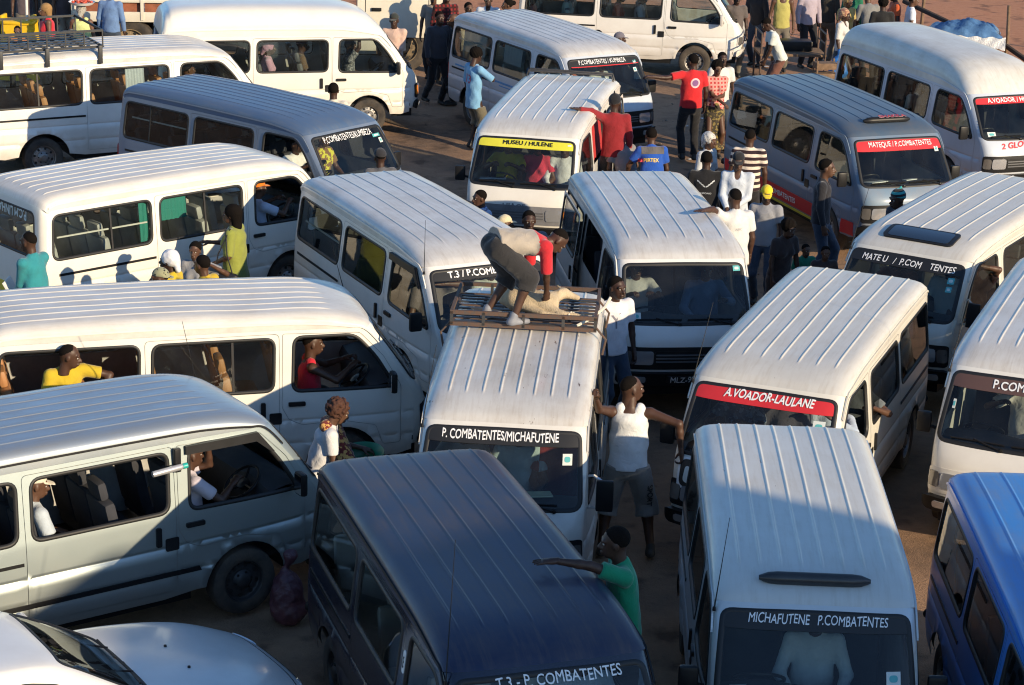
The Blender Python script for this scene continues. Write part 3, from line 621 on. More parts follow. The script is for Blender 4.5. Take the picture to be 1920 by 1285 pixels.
V1 = minibus('V1', -6.698, 36.621, 27.97, 1.05, 'white minibus with black basket roof rack, left edge, beside the people in red and yellow', WH, WHD, seat=1, bars=(.9,), rub=False, rim=STEEL)
V2 = minibus('V2', -4.17, 39.525, 14.44, .99, 'tall high-roofed white minibus in full side view in front of the truck', CREAM, CREAM, high=True, seat=0, mirrors='small', amber=True)
V3 = minibus('V3', -3.789, 32.548, -39.09, .985, 'blue grey minibus with P.COMBATENTES/KUMBEZA on its windshield', BLUEG, BLUEGR, seat=2, mirrors='small', bars=(.75,), no_front_glass=('R',), rn=8)
V4 = minibus('V4', -4.551, 28.40, 42.32, 1.0, 'cream white minibus whose driver wears an orange cap, people standing along its side', CREAM, CREAMR, seat=3, bars=(1.0, 2.4), trim='white', mirrors='bigbody', no_front_glass=('R',))
V5 = minibus('V5', -1.084, 26.174, -63.76, 1.0, 'white minibus marked T.3/P.COMBATEN behind the man bending on a roof rack', WH, WHD, seat=2, visor=True, bars=(), rn=6)
V6 = minibus('V6', .439, 33.004, -100.55, .99, 'white minibus with yellow MUSEU/HULENE strip across its windshield', CREAM, CREAMR, seat=0, trim='grey', mirrors='small', open_side='L', amber=True, rn=7)
V7 = minibus('V7', .539, 39.297, -59.79, .99, 'white minibus with pale blue side stripes and P.COMBATENTES/KUMBEZA sign, behind the yellow-strip minibus', WHSHADE, WHD, seat=3, bars=(), rn=8)
V8 = minibus('V8', 2.319, 46.32, -7.1, .99, 'white minibus in side view at the top edge, tilted wheel showing', WH, WH, seat=0, trim='white', bars=())
V9 = minibus('V9', 4.917, 33.704, -69.71, 1.0, 'shabby steel blue minibus with red MATEQUE windshield strip and red side band', STEELB, STEELBR, seat=2, mirrors='small', rn=6)
V10 = minibus('V10', 7.207, 37.285, -68.4, 1.07, 'pale high-roofed minibus with A.VOADOR windshield strip at the right edge', WHSHADE, PALER, high=True, seat=2)
V11 = minibus('V11', 5.553, 27.087, -120.76, 1.02, 'white minibus with a dark glass sunroof and gaps in its MATE U lettering', WARM, WARMR, seat=0, mirrors='big', rn=6)
V12 = minibus('V12', 1.72, 26.62, -82.2, .96, 'white minibus nose-on in the middle with plain dark windshield and slatted grille', WH, WHD, seat=2, open_side='R', plate='MLZ-92-06', trim='black', mirrors='small', rn=6)
V13 = minibus('V13', 3.087, 22.104, -110.96, 1.0, 'warm white minibus with red A.VOADOR-LAULANE windshield strip', WARM, WARMR, seat=2, glassm=G_TINT, no_front_glass=('L',))
V14 = minibus('V14', 5.745, 22.751, -111.46, 1.05, 'white minibus cut by the right edge with brown P.COMBATENT strip', CREAM, CREAMR, seat=2, trim='clear')
V15 = minibus('V15', -3.243, 22.359, 16.2, .985, 'white minibus in side view with a passenger in yellow leaning out of its window', CREAM, CREAMR, seat=1, bars=(2.55,), trim='black', no_front_glass=('R',), no_glass=('rR',))
V16 = minibus('V16', -3.974, 18.692, 35.35, 1.02, 'silver minibus at the left edge with dark window visor and white-capped passenger', SILV, SILVR, seat=2, rub=True, visor=True, rim=DARKST, no_front_glass=('R',), no_glass=('mR', 'rR'), rail=BLACKP)
V17 = minibus('V17', -.199, 15.916, -71.82, 1.0, 'dark navy minibus in the foreground marked T.3 - P. COMBATENTES', NAVY, NAVYR, seat=3, trim='clear', rim=DARKST, rail=BLACKP)
V18 = minibus('V18', .071, 20.909, -93.97, .99, 'worn white minibus with rusty ribs and a steel roof rack carrying a goat', OLDW, OLDR, seat=2, trim='black', mirrors='big', rn=8)
V19 = minibus('V19', 2.374, 16.979, -91.6, .92, 'pale silver minibus marked MICHAFUTENE P.COMBATENTES with a dark roof deflector', SILW, SILWR, seat=2, mirrors='small', rn=8)
V20 = minibus('V20', 4.507, 15.862, -90.65, .96, 'bright blue minibus in the lower right corner', BLUE, BLUER, seat=2, rn=6)

# ------------------------------------------------------------------ signs, racks and fittings on single minibuses
GREYST = mat('rack_steel', (.10, .095, .09), .55, metal=.5, noise=.4, nscale=20); RUSTST = mat('rusty_steel', (.13, .065, .038), .8, noise=.5, nscale=25, col2=(.075, .068, .062)); BLACKST = mat('black_rack_steel', (.025, .026, .028), .5, noise=.3)
def strip(V, m, lo=.135, top=.004):
    e, sh, ws, rf = V; wt = sh.s2v(6.93); return ws_patch(sh, roundpoly([(-.745, wt-lo), (.745, wt-lo), (.728, wt-top), (0, wt+.006), (-.728, wt-top)], [.01, .01, .06, .3, .06]), m, ws, .003, 'sun_strip', .1, .004)
def sign(V, txt, m=WHITEINK, w=1., h=.07, u=0., d=.07, bold=.02, shear=0., space=1., tilt=0.):
    e, sh, ws, rf = V; wt = sh.s2v(6.93); return ws_text(sh, e, txt, float(sh.v2s(wt-d)), m, w, h, u, bold, shear, tilt, ws, .006, 'route_lettering', space)
def sticker(V, u, q, m=CREAMSTK, w=.07, h=.08):
    e, sh, ws, rf = V; v = sh.s2v(q); o = ws_patch(sh, [(u-w/2, v-h/2), (u+w/2, v-h/2), (u+w/2, v+h/2), (u-w/2, v+h/2)], m, ws, .003, 'windshield_sticker', .1, .004)
    ws_patch(sh, roundpoly([(u-w*.3, v-h*.25), (u+w*.3, v-h*.25), (u+w*.3, v+h*.25), (u-w*.3, v+h*.25)], w*.25), TEALSTK if m is CREAMSTK else CREAMSTK, o, .005, 'sticker_print', .1, .001)
def antenna(V, sg, L=.75, lean=(-.25, 0)):
    e, sh, ws, rf = V; a = sh.at(6.85, sg*.985, .01); d = Vector((lean[0], sg*-.12+lean[1], .9)).normalized(); MB().tube([a, a+d*L*.5, a+d*L], [.006, .0035, .0022], 5).lathe([(.0, .03), (.012, .02), (.014, -.01)], 8, 'z', tuple(a)).build('antenna', BLACKP, e)
sign(V3, 'P.COMBATENTES/KUMBEZA', w=1.02, u=-.03, h=.10, bold=.004); sticker(V3, .55, 6.55, TEALSTK, .16, .05); sticker(V3, .60, 6.35)
strip(V5, BLACKINK); sign(V5, 'T.3 / P.COMBATENTES', w=1.1, u=.02, h=.085, d=.06)
strip(V6, YELINK, .15); sign(V6, 'MUSEU / HULENE', BLACKINK, w=.76, u=.03, h=.068, d=.07, bold=.03); sticker(V6, .66, 6.75, YELINK, .10, .05)
strip(V7, BLACKINK, .14); sign(V7, 'P.COMBATENTES / KUMBEZA', w=.98, u=-.05, h=.085, d=.062, bold=.004); ws_patch(V7[1], [(-.70, V7[1].s2v(6.93)-.155), (.70, V7[1].s2v(6.93)-.155), (.70, V7[1].s2v(6.93)-.140), (-.70, V7[1].s2v(6.93)-.140)], REDINK, V7[2], .004, 'red_line', .1, .003); sticker(V7, .62, 6.62, TEALSTK, .07, .07); sticker(V7, .58, 6.3)
strip(V9, REDINK, .19); sign(V9, 'MATEQUE / P.COMBATENTES', w=1.08, u=.02, h=.10, d=.09, bold=.006); sticker(V9, .62, 6.45)
strip(V10, REDINK, .13); sign(V10, 'A.VOADOR / HULENE', w=1.0, u=.0, h=.085, d=.065, bold=.02); sticker(V10, -.60, 5.35, CREAMSTK, .14, .08)
ws_text(V10[1], V10[0], '2 GLOEZ', 4.0, REDINK, .62, .10, -.18, .03, .2, .10, V10[0], .004, 'front_lettering')
strip(V11, BLACKINK, .15); sign(V11, 'MATE U   /  P.COM    TENTES', w=1.22, u=.03, h=.085, d=.08, bold=.012, shear=.15); sticker(V11, .62, 6.40, TEALSTK, .08, .08); sticker(V11, .62, 6.15, TEALSTK, .07, .07)
sticker(V12, -.62, 5.35, CREAMSTK, .12, .09); sticker(V12, .66, 6.75, TEALSTK, .09, .07)
strip(V13, REDINK, .165); sign(V13, 'A.VOADOR-LAULANE', w=.95, u=.05, h=.095, d=.064, bold=.025, shear=.25); sticker(V13, .60, 6.25, CREAMSTK, .12, .12)
strip(V14, BROWNINK, .17); sign(V14, 'P.COMBATENTES', w=.85, u=.12, h=.095, d=.085, bold=.02); sticker(V14, -.66, 6.1, CREAMSTK, .03, .10)
sign(V17, 'T.3 - P. COMBATENTES', w=.98, u=.05, h=.085, d=.045, bold=.008)
strip(V18, BLACKINK, .15); sign(V18, 'P. COMBATENTES/MICHAFUTENE', w=1.12, u=-.03, h=.095, d=.064, bold=.018); sticker(V18, .62, 6.3, CREAMSTK, .09, .11)
strip(V19, BLACKINK, .15); sign(V19, 'MICHAFUTENE   P.COMBATENTES', w=1.10, u=.02, h=.08, d=.056, bold=.008, shear=.18); sticker(V19, .60, 5.75, CREAMSTK, .11, .11)
for V, sg, L in ((V17, -1, 1.0), (V13, -1, .8), (V18, -1, .75), (V19, -1, .7), (V14, -1, .9), (V11, -1, .8), (V16, 1, .7), (V5, -1, .6), (V15, 1, .6)): antenna(V, sg, L)
# MUSEU minibus: embossed grey panel lettering and small bar on the roof
ws_text(V6[1], V6[0], 'HIACE', 2.5, mat('grey_bumper_plastic', (.20, .20, .21), .6), .34, .09, -.05, .02, 0, 0, V6[0], .016, 'panel_lettering')
e, sh, ws, rf = V6; MB().tube([(-2.02, -.70, 1.90), (-2.02, -.66, 2.03), (-2.02, .66, 2.03), (-2.02, .70, 1.90)], .018, 8).tube([(-1.88, -.70, 1.90), (-1.88, -.66, 2.03), (-1.88, .66, 2.03), (-1.88, .70, 1.90)], .018, 8).build('roof_bar', GREYST, e)
# sunroof, deflectors, roof vent
def roof_slab(V, u, q0, q1, o, m, name, r=.04):
    e, sh, ws, rf = V; return add(name, me_of(name, sh.wrap_slab(roundpoly([(-u, sh.s2v(q0)), (u, sh.s2v(q0)), (u, sh.s2v(q1)), (-u, sh.s2v(q1))], r), -.01, o), True, 30), m, rf)
sr = roof_slab(V11, .46, 8.05, 9.05, .02, BLACKP, 'sunroof', .08); roof_slab(V11, .40, 8.15, 8.95, .024, mat('dark_roof_glass', (.01, .012, .015), .08, coat=1.), 'sunroof_glass', .06).parent = sr
def deflector(V, q, L, m):
    e, sh, ws, rf = V; mb = MB(); pts = [sh.at(q, t, .03) for t in np.linspace(-L/.8, L/.8, 13)]; mb.tube(pts, [.018, .045]+[.052]*9+[.045, .018], 10); o = mb.build('roof_deflector', m, rf); return o
deflector(V19, 8.2, .44, mat('smoked_plastic', (.035, .037, .04), .35, noise=.3)); d9 = deflector(V9, 8.55, .40, BLACKP)
ws_text(V9[1], V9[0], 'SHAKILA', 8.55, REDINK, .46, .085, .08, .02, .1, 0, V9[3], .090, 'roof_lettering'); ws_text(V9[1], V9[0], 'SHAKILA', 8.55, WHITEINK, .47, .09, .08, .05, .1, 0, V9[3], .086, 'roof_lettering_outline')
# side bands
def band(V, sg, x0, x1, z0, z1, m, name='side_band', par=None): 
    e, sh, ws, rf = V
    o = add(name, me_of(name, sh.side_slab([(x0, z0), (x1, z0), (x1, z1), (x0, z1)], sg, -.002, .004, .12)), m, par or e); return o
for a, b in ((.12, .50), (1.40, 3.24)): band(V9, -1, a, b, .40, .60, REDINK)
band(V9, -1, 4.10, 4.40, .40, .60, REDINK); band(V9, -1, 1.40, 3.24, .335, .375, YELINK)
side_text(V9[1], 'P.COMBATENTES', 2.2, .50, -1, WHITEINK, .95, .085, V9[0], off=.008); side_text(V9[1], 'COMBATENTES', .75, .80, -1, mat('faded_lettering', (.30, .33, .36), .6), .01, .01, V9[0])
for a, b in ((.12, .50), (1.40, 3.24)): band(V10, -1, a, b, .40, .58, mat('dark_red_band', (.32, .03, .03), .5))
LB = mat('sky_blue_vinyl', (.10, .32, .62), .5, noise=.2)
for a, b, z, w in ((.35, 1.0, 1.02, .03), (.45, 1.0, .97, .02), (1.2, 2.6, .98, .035), (2.0, 3.0, .93, .02)): band(V7, -1, a, b, z, z+w, LB, 'blue_stripe')
# yellow warning triangle and emblem on the cream minibus
tri = add('warning_triangle', me_of('warning_triangle', V4[1].side_slab([(.20, .50), (.46, .50), (.33, .74)], -1, 0, .006)), YELINK, V4[0]); side_text(V4[1], 'E', .33, .59, -1, BLACKINK, .07, .08, tri, off=.009)
ws_text(V4[1], V4[0], 'T', 16.6, BLACKINK, .05, .09, -.52, .0, 0, 0, V4[0], .005, 'tail_lettering')
ws_patch(V4[1], roundpoly([(-.60, V4[1].s2v(16.5)), (-.44, V4[1].s2v(16.5)), (-.44, V4[1].s2v(16.5)+.16), (-.60, V4[1].s2v(16.5)+.16)], .08), mat('pale_decal', (.55, .55, .53), .5), V4[0], .003, 'tail_decal', .1, .003)
ws_text(V4[1], V4[0], 'P.C.M LINHA', 14.8, CREAMSTK, .7, .12, -.1, .03, 0, 0, V4[0], .004, 'rear_window_lettering')
# navy minibus: oval decal on the pillar; LAULANE minibus: plain black and white square stand-in decal by the headlight
dec = add('oval_decal', me_of('oval_decal', V17[1].side_slab(roundpoly([(3.085, 1.36), (3.145, 1.36), (3.145, 1.54), (3.085, 1.54)], .035), -1, 0, .005)), WHITEINK, V17[0]); side_text(V17[1], 'E', 3.115, 1.45, -1, BLACKINK, .025, .09, dec, off=.007)
sh = V13[1]; v = sh.s2v(3.05); dk = ws_patch(sh, roundpoly([(-.72, v-.14), (-.46, v-.14), (-.46, v+.17), (-.72, v+.17)], .03), WHITEINK, V13[0], .006, 'front_decal', .06, .006)
ws_patch(sh, roundpoly([(-.695, v-.12), (-.485, v-.12), (-.485, v+.15), (-.695, v+.15)], .07), BLACKINK, dk, .009, 'decal_print', .06, .003); ws_patch(sh, roundpoly([(-.655, v-.07), (-.545, v-.09), (-.535, v+.06), (-.64, v+.09)], .04), CREAMSTK, dk, .012, 'decal_print', .06, .003)
# roof rack with slats on the worn white minibus
e, sh, ws, rf = V18; rk = bpy.data.objects.new('roof_rack', None); rk.location = (0, 0, 0); link(rk, e); x0, x1, yw = -1.52, -.50, .72
def bar(a, b, r, m, name, par): d = Vector(b)-Vector(a); M = d.to_track_quat('X', 'Z').to_matrix(); return MB().box((Vector(a)+Vector(b))/2, (d.length, r[0], r[1]), M).build(name, m, par, smooth=False)
for zz in (2.03, 2.15):
    bar((x0, -yw, zz), (x1, -yw, zz), (.03, .035), RUSTST, 'rack_rail', rk); bar((x0, yw, zz), (x1, yw, zz), (.03, .035), RUSTST, 'rack_rail', rk)
    bar((x1, -yw-.015, zz), (x1, yw+.015, zz), (.03, .04), RUSTST, 'rack_rail', rk); bar((x0, -yw-.015, zz), (x0, yw+.015, zz), (.03, .04), RUSTST, 'rack_rail', rk)
for yy in (-yw, -.40, 0, .40, yw):
    for xx in (x0, x1): bar((xx, yy, 2.02), (xx, yy, 2.16), (.03, .03), GREYST, 'rack_post', rk)
for i in range(9): xx = x0+(i+.5)*(x1-x0)/9; bar((xx, -yw, 2.04), (xx, yw, 2.04), (.045, .012), RUSTST if i % 2 else GREYST, 'rack_slat', rk)
for yy in (-.45, .0, .45): bar((x0, yy, 2.025), (x1, yy, 2.025), (.03, .02), GREYST, 'rack_slat', rk)
for xx in (x0+.05, x1-.05):
    for sg in (1, -1): MB().tube([(xx, sg*yw, 2.05), (xx, sg*.83, 1.92), (xx, sg*.80, 1.76)], .012, 6).build('rack_foot', RUSTST, rk)
# black basket rack on the white minibus at the left edge
e, sh, ws, rf = V1; rk1 = bpy.data.objects.new('roof_rack', None); link(rk1, e); x0, x1, yw = -2.25, -.42, .74
for zz in (2.06, 2.32):
    for sg in (1, -1): bar((x0, sg*yw, zz), (x1, sg*yw, zz), (.025, .035), BLACKST, 'rack_rail', rk1)
    for xx in (x0, x1): bar((xx, -yw, zz), (xx, yw, zz), (.025, .035), BLACKST, 'rack_rail', rk1)
for i in range(7):
    xx = x0+i*(x1-x0)/6
    for sg in (1, -1): bar((xx, sg*yw, 2.05), (xx, sg*yw, 2.33), (.02, .02), BLACKST, 'rack_post', rk1)
    bar((xx, -yw, 2.055), (xx, yw, 2.055), (.05, .015), BLACKST, 'rack_slat', rk1)
for yy in (-.55, -.37, -.18, 0, .18, .37, .55): bar((x0, yy, 2.075), (x1, yy, 2.075), (.06, .015), BLACKST, 'rack_slat', rk1)
for xx in (x0+.15, -1.35, x1-.06):
    for sg in (1, -1): MB().box((xx, sg*.79, 1.94), (.07, .06, .30), bev=.015).build('rack_foot', BLACKST, rk1)
# guard bars seen behind the panes
for V, sg, x0_, x1_, zz in ((V4, -1, .25, 1.55, 1.42), (V7, -1, .3, 1.5, 1.50), (V3, -1, .3, 1.5, 1.47), (V5, -1, .3, 1.5, 1.40)):
    sh = V[1]; a = sh.side([(x0_, zz)], sg, -.05)[0]; b = sh.side([(x1_, zz)], sg, -.05)[0]; MB().tube([a, b], .012, 6).build('guard_bar', WHITEBAR, V[0])
# curtains behind some panes
def curtain(V, sg, x0_, x1_, m, z0=1.18, z1=1.70):
    sh = V[1]; n = 22; xs = np.linspace(x0_, x1_, n); rows = []
    for zz in np.linspace(z0, z1, 5): p = sh.side([(x, zz) for x in xs], sg, -.065); p[:, 1] += .012*np.sin(np.arange(n)*1.9+zz*2); rows.append(p)
    add('curtain', me_of('curtain', (np.concatenate(rows), [(r*n+i, r*n+i+1, (r+1)*n+i+1, (r+1)*n+i) for r in range(4) for i in range(n-1)])), m, V[0])
curtain(V4, -1, 1.45, 1.58, mat('teal_curtain', (.02, .22, .18), .8)); curtain(V4, -1, 1.74, 2.15, MATS['teal_curtain'], 1.40); curtain(V6, 1, 1.85, 2.9, mat('red_curtain', (.42, .03, .03), .8)); curtain(V7, -1, .45, 1.3, mat('pale_curtain', (.40, .45, .48), .8), 1.30); curtain(V7, -1, 1.95, 2.6, MATS['pale_curtain'], 1.35)
curtain(V1, -1, 2.3, 2.6, MATS['pale_curtain'])
# papers on dashboards
def dash_paper(V, y, x=4.22, m=PAPER, sx=.20, sy=.30, rz=.2): sh = V[1]; MB().box((0, 0, 0), (sx, sy, .012), (0, -.15, rz)).build('dashboard_paper', m, V[0], loc=(float(sh.X(x)), y, 1.165))
dash_paper(V19, -.45, 4.25); dash_paper(V19, -.28, 4.3, CREAMSTK, .13, .12); dash_paper(V18, .32, 4.2, mat('yellowish_paper', (.60, .62, .42), .8), .2, .28); dash_paper(V9, -.42, 4.3); dash_paper(V9, .15, 4.28, PAPER, .1, .2); dash_paper(V6, -.45, 4.22, mat('crumpled_cloth', (.45, .46, .46), .9, bump=.8, bscale=25), .22, .38)
# mirror bracket and flask on the silver minibus
e, sh, ws, rf = V16; p = sh.side([(3.06, 1.60)], -1, .05)[0]
fl = MB(); fl.box((p[0], p[1]+.02, p[2]+.03), (.06, .05, .22), bev=.01); fl.build('pillar_bracket', BLACKP, e)
fl = empty('flask', (0, 0, 0), 0, 'silver flask with a teal lid strapped to the silver minibus pillar', 'flask'); w = vw('V16', (p[0]-.10, p[1]-.045, p[2]-.02)); fl.location = w[1:]; fl.rotation_euler = (0, R(-4), R(35))
MB().lathe([(0, -.17), (.026, -.17), (.028, -.15), (.028, .10), (.022, .12)], 16, 'x').build('flask_body', mat('brushed_silver', (.55, .55, .56), .35, metal=.5), fl); MB().lathe([(.024, .12), (.026, .125), (.026, .165), (0, .17)], 16, 'x').build('lid', mat('teal_plastic', (.02, .38, .33), .4), fl)
# sun visor strip sticker
# folding steps under the side doors people stand on
for key, sg, x_, z_ in (('V6', 1, .12, .36), ('V12', 1, -.02, .40), ('V17', 1, .50, .46)):
    MB().box((x_, sg*1.02, z_-.02), (.62, .40, .035), bev=.01).build('door_step', GREYST, VANS[key][0])
    for dx in (-.25, .25): MB().box((x_+dx, sg*.90, z_-.04), (.03, .30, .03)).build('step_bracket', GREYST, VANS[key][0], smooth=False)

# ------------------------------------------------------------------ people: bodies and clothes grown from blended tapered limbs
class Field:
    def __init__(s, lo, hi, h):
        s.h = h; s.o = np.array(lo, float)-3*h; n = np.ceil((np.array(hi)-s.o+3*h)/h).astype(int)+1; s.G = np.full(n, 1., np.float32)
        s.ax = [s.o[i]+h*np.arange(n[i]) for i in range(3)]
    def _sub(s, lo, hi):
        a = [max(0, int((lo[i]-s.o[i])/s.h)) for i in range(3)]; b = [min(s.G.shape[i], int((hi[i]-s.o[i])/s.h)+2) for i in range(3)]
        sl = tuple(slice(a[i], max(b[i], a[i]+1)) for i in range(3)); P = np.stack(np.meshgrid(*[s.ax[i][sl[i]] for i in range(3)], indexing='ij'), -1); return sl, P
    def merge(s, sl, d, k):
        g = s.G[sl]
        if k > 0: hh = np.clip(.5+.5*(g-d)/k, 0, 1); s.G[sl] = g*(1-hh)+d*hh-k*hh*(1-hh)
        else: s.G[sl] = np.minimum(g, d)
    def cone(s, a, b, ra, rb, k=.02, wdir=None, ws=1., flat=False, flat0=False):
        """tapered limb from a to b; ws widens it along wdir; flat cuts it square at b"""
        a = np.array(a, float); b = np.array(b, float); m = max(ra, rb)*ws+k+2*s.h; sl, P = s._sub(np.minimum(a, b)-m, np.maximum(a, b)+m)
        p = P-a; d = b-a; L = np.linalg.norm(d)+1e-9; u = d/L
        if wdir is not None:
            w = np.array(wdir, float); w = w/np.linalg.norm(w); q = p@w; p = p-np.multiply.outer(q*(1-1/ws), w)
        t = np.clip(p@u/L, 0, 1); r = ra+(rb-ra)*t; dist = np.linalg.norm(p-np.multiply.outer(t*L, u), axis=-1)-r
        if flat: dist = np.maximum(dist, (P-b)@u)
        if flat0: dist = np.maximum(dist, -((P-a)@u))
        s.merge(sl, dist, k)
    def ell(s, c, r, k=.02, M=None):
        c = np.array(c, float); r = np.array(r, float); m = r.max()+k+2*s.h; sl, P = s._sub(c-m, c+m); p = P-c
        if M is not None: p = p@np.array(M)
        q = np.linalg.norm(p/r, axis=-1); g = np.linalg.norm(p/r**2, axis=-1)+1e-6; s.merge(sl, q*(q-1)/g, k)
    def cut(s, pt, n):
        P = np.stack(np.meshgrid(*s.ax, indexing='ij'), -1); s.G = np.maximum(s.G, ((P-np.array(pt))@np.array(n)).astype(np.float32))
    def dig(s, c, r):
        sl, P = s._sub(np.array(c)-max(r)-.03, np.array(c)+max(r)+.03); q = np.linalg.norm((P-np.array(c))/np.array(r), axis=-1); s.G[sl] = np.maximum(s.G[sl], ((1-q)*min(r)).astype(np.float32))
    def wrinkle(s, amp, f, ph):
        X, Y, Z = np.meshgrid(*s.ax, indexing='ij'); s.G += (amp*(np.sin(f*X+.6*f*Z+ph)*np.sin(.8*f*Y-.5*f*Z+2*ph)+.6*np.sin(1.9*f*Y+1.3*f*Z+ph)*np.sin(1.6*f*X-.4*f*Z))).astype(np.float32)
    def mesh(s):
        G = s.G; h = s.h; S_ = G < 0; n = np.array(G.shape)
        c = [S_[i:n[0]-1+i, j:n[1]-1+j, k:n[2]-1+k] for i in (0, 1) for j in (0, 1) for k in (0, 1)]
        al = np.logical_and.reduce(c); an = np.logical_or.reduce(c); act = an & ~al; idx = np.argwhere(act)
        if len(idx) == 0: return np.zeros((0, 3)), np.zeros((0, 4), int)
        cor = np.array([(i, j, k) for i in (0, 1) for j in (0, 1) for k in (0, 1)]); val = np.stack([G[tuple((idx+q).T)] for q in cor], 1)
        acc = np.zeros((len(idx), 3)); cnt = np.zeros(len(idx))
        for a in range(8):
            for b in range(a+1, 8):
                if np.abs(cor[a]-cor[b]).sum() != 1: continue
                m = (val[:, a] < 0) != (val[:, b] < 0); t = val[m, a]/(val[m, a]-val[m, b]); acc[m] += cor[a]+t[:, None]*(cor[b]-cor[a]); cnt[m] += 1
        V = s.o+h*(idx+acc/cnt[:, None]); vid = -np.ones(act.shape, int); vid[act] = np.arange(len(idx)); F = []
        for ax in range(3):
            o1, o2 = [(1, 2), (2, 0), (0, 1)][ax]; d = np.zeros(3, int); d[ax] = 1
            A = S_[:-1] if ax == 0 else (S_[:, :-1] if ax == 1 else S_[:, :, :-1]); B = S_[1:] if ax == 0 else (S_[:, 1:] if ax == 1 else S_[:, :, 1:])
            for fl, mk in ((0, A & ~B), (1, B & ~A)):
                e = np.argwhere(mk); e = e[(e[:, o1] > 0) & (e[:, o2] > 0) & (e[:, o1] < n[o1]-1) & (e[:, o2] < n[o2]-1)]
                u = np.zeros(3, int); u[o1] = 1; w = np.zeros(3, int); w[o2] = 1
                q = [e-u-w, e-w, e, e-u]; f = np.stack([vid[tuple(x.T)] for x in q], 1)
                F.append(f if fl == 0 else f[:, ::-1])
        return V, np.concatenate(F)
def relax(V, F, it=1, lam=.5):
    for _ in range(it):
        acc = np.zeros_like(V); cnt = np.zeros(len(V))
        for a, b in ((0, 1), (1, 2), (2, 3), (3, 0)):
            np.add.at(acc, F[:, a], V[F[:, b]]); np.add.at(acc, F[:, b], V[F[:, a]]); np.add.at(cnt, F[:, a], 1); np.add.at(cnt, F[:, b], 1)
        V = V+lam*(acc/np.maximum(cnt, 1)[:, None]-V)
    return V
def make_head(female):
    f = Field((-.14, -.11, -.17), (.15, .11, .16), .009); w = .94 if female else 1.
    f.ell((-.008, 0, .035), (.098, .078*w, .092), .02); f.ell((.035, 0, -.035), (.060, .056*w, .075), .03); f.ell((.055, 0, -.085), (.034, .036*w, .028), .03)
    f.cone((.092, 0, .012), (.118, 0, -.030), .011, .018, .012); f.cone((.095, .018, -.034), (.095, -.018, -.034), .012, .012, .01)
    f.cone((.100, .02, -.062), (.100, -.02, -.062), .0125, .0125, .008); f.cone((.097, .016, -.074), (.097, -.016, -.074), .010, .010, .008)
    f.cone((.083, .045, .030), (.088, -.045, .030), .014, .014, .02); f.dig((.104, .032, .006), (.012, .015, .010)); f.dig((.104, -.032, .006), (.012, .015, .010))
    for s_ in (1, -1): f.ell((-.005, s_*.078*w, -.005), (.022, .010, .034), .008)
    f.cone((-.02, 0, -.05), (-.035, 0, -.20), .056 if not female else .048, .058 if not female else .05, .03)
    V, F = f.mesh(); return relax(V, F), F
HEADS = {}
def head(fem):
    if fem not in HEADS: HEADS[fem] = make_head(fem)
    return HEADS[fem]
HEADGEAR = {}
def headgear(style):
    """hair, caps and scarves in the head's own frame"""
    if style in HEADGEAR: return HEADGEAR[style]
    f = Field((-.20, -.16, -.16), (.22, .16, .22), .010 if style != 'curly' else .011)
    if style == 'short':
        f.ell((-.014, 0, .042), (.101, .083, .092), 0); f.cut((.02, 0, .035), (.72, 0, -.70)); f.dig((.10, 0, -.0), (.075, .10, .062))
    elif style == 'shaved':
        f.ell((-.012, 0, .038), (.0978, .0793, .0905), 0); f.cut((.0, 0, .055), (.55, 0, -.83))
    elif style == 'afro':
        f.ell((-.02, 0, .055), (.122, .106, .108), 0); f.wrinkle(.006, 90, 1.); f.dig((.125, 0, -.035), (.10, .085, .095)); f.cut((0, 0, -.06), (0, 0, -1))
    elif style == 'curly':
        r = np.random.default_rng(5); f.ell((-.02, 0, .05), (.118, .104, .112), 0)
        for _ in range(150):
            a = r.normal(size=3); a /= np.linalg.norm(a)
            if a[0] > .45 and a[2] < .35: continue
            f.ell(np.array((-.025, 0, .045))+a*np.array((.125, .110, .118)), (.020, .020, .020), .006)
        f.dig((.13, 0, -.035), (.10, .082, .09))
    elif style == 'bun':
        f.ell((-.014, 0, .042), (.104, .085, .096), 0); f.ell((-.125, 0, .05), (.05, .055, .05), .02); f.cut((.02, 0, .03), (.72, 0, -.70)); f.dig((.11, 0, -.01), (.08, .1, .07))
    elif style == 'long':
        f.ell((-.02, 0, .042), (.112, .097, .100), 0); f.cone((-.06, 0, .02), (-.07, 0, -.15), .075, .06, .03, (0, 1, 0), 1.25); f.dig((.115, 0, -.04), (.10, .075, .10))
    elif style in ('cap', 'capback'):
        f.ell((-.012, 0, .048), (.107, .089, .098), 0); f.cut((0, 0, .045), (.12, 0, -1))
        sg = 1 if style == 'cap' else -1
        f.cone((sg*.06, 0, .040), (sg*.165, 0, .022), .012, .008, .01, (0, 1, 0), 6.5); f.ell((-.012, 0, .148), (.010, .010, .006), .004)
    elif style == 'beanie':
        f.ell((-.012, 0, .048), (.110, .093, .104), 0); f.cone((-.05, 0, .14), (-.06, 0, .20), .02, .008, .02); f.cut((.0, 0, .03), (.30, 0, -.95))
    elif style == 'scarf':
        f.ell((-.022, 0, .045), (.116, .098, .108), 0); f.cone((-.09, 0, .0), (-.13, .01, -.10), .055, .03, .03, (0, 1, 0), 1.3); f.wrinkle(.004, 55, 2.); f.dig((.12, 0, -.045), (.085, .075, .095)); f.cut((0, 0, -.14), (0, 0, -1))
    V, F = f.mesh(); V = relax(V, F, 0 if style in ('afro', 'curly') else 2); HEADGEAR[style] = mesh_np(style, V, F); return HEADGEAR[style]
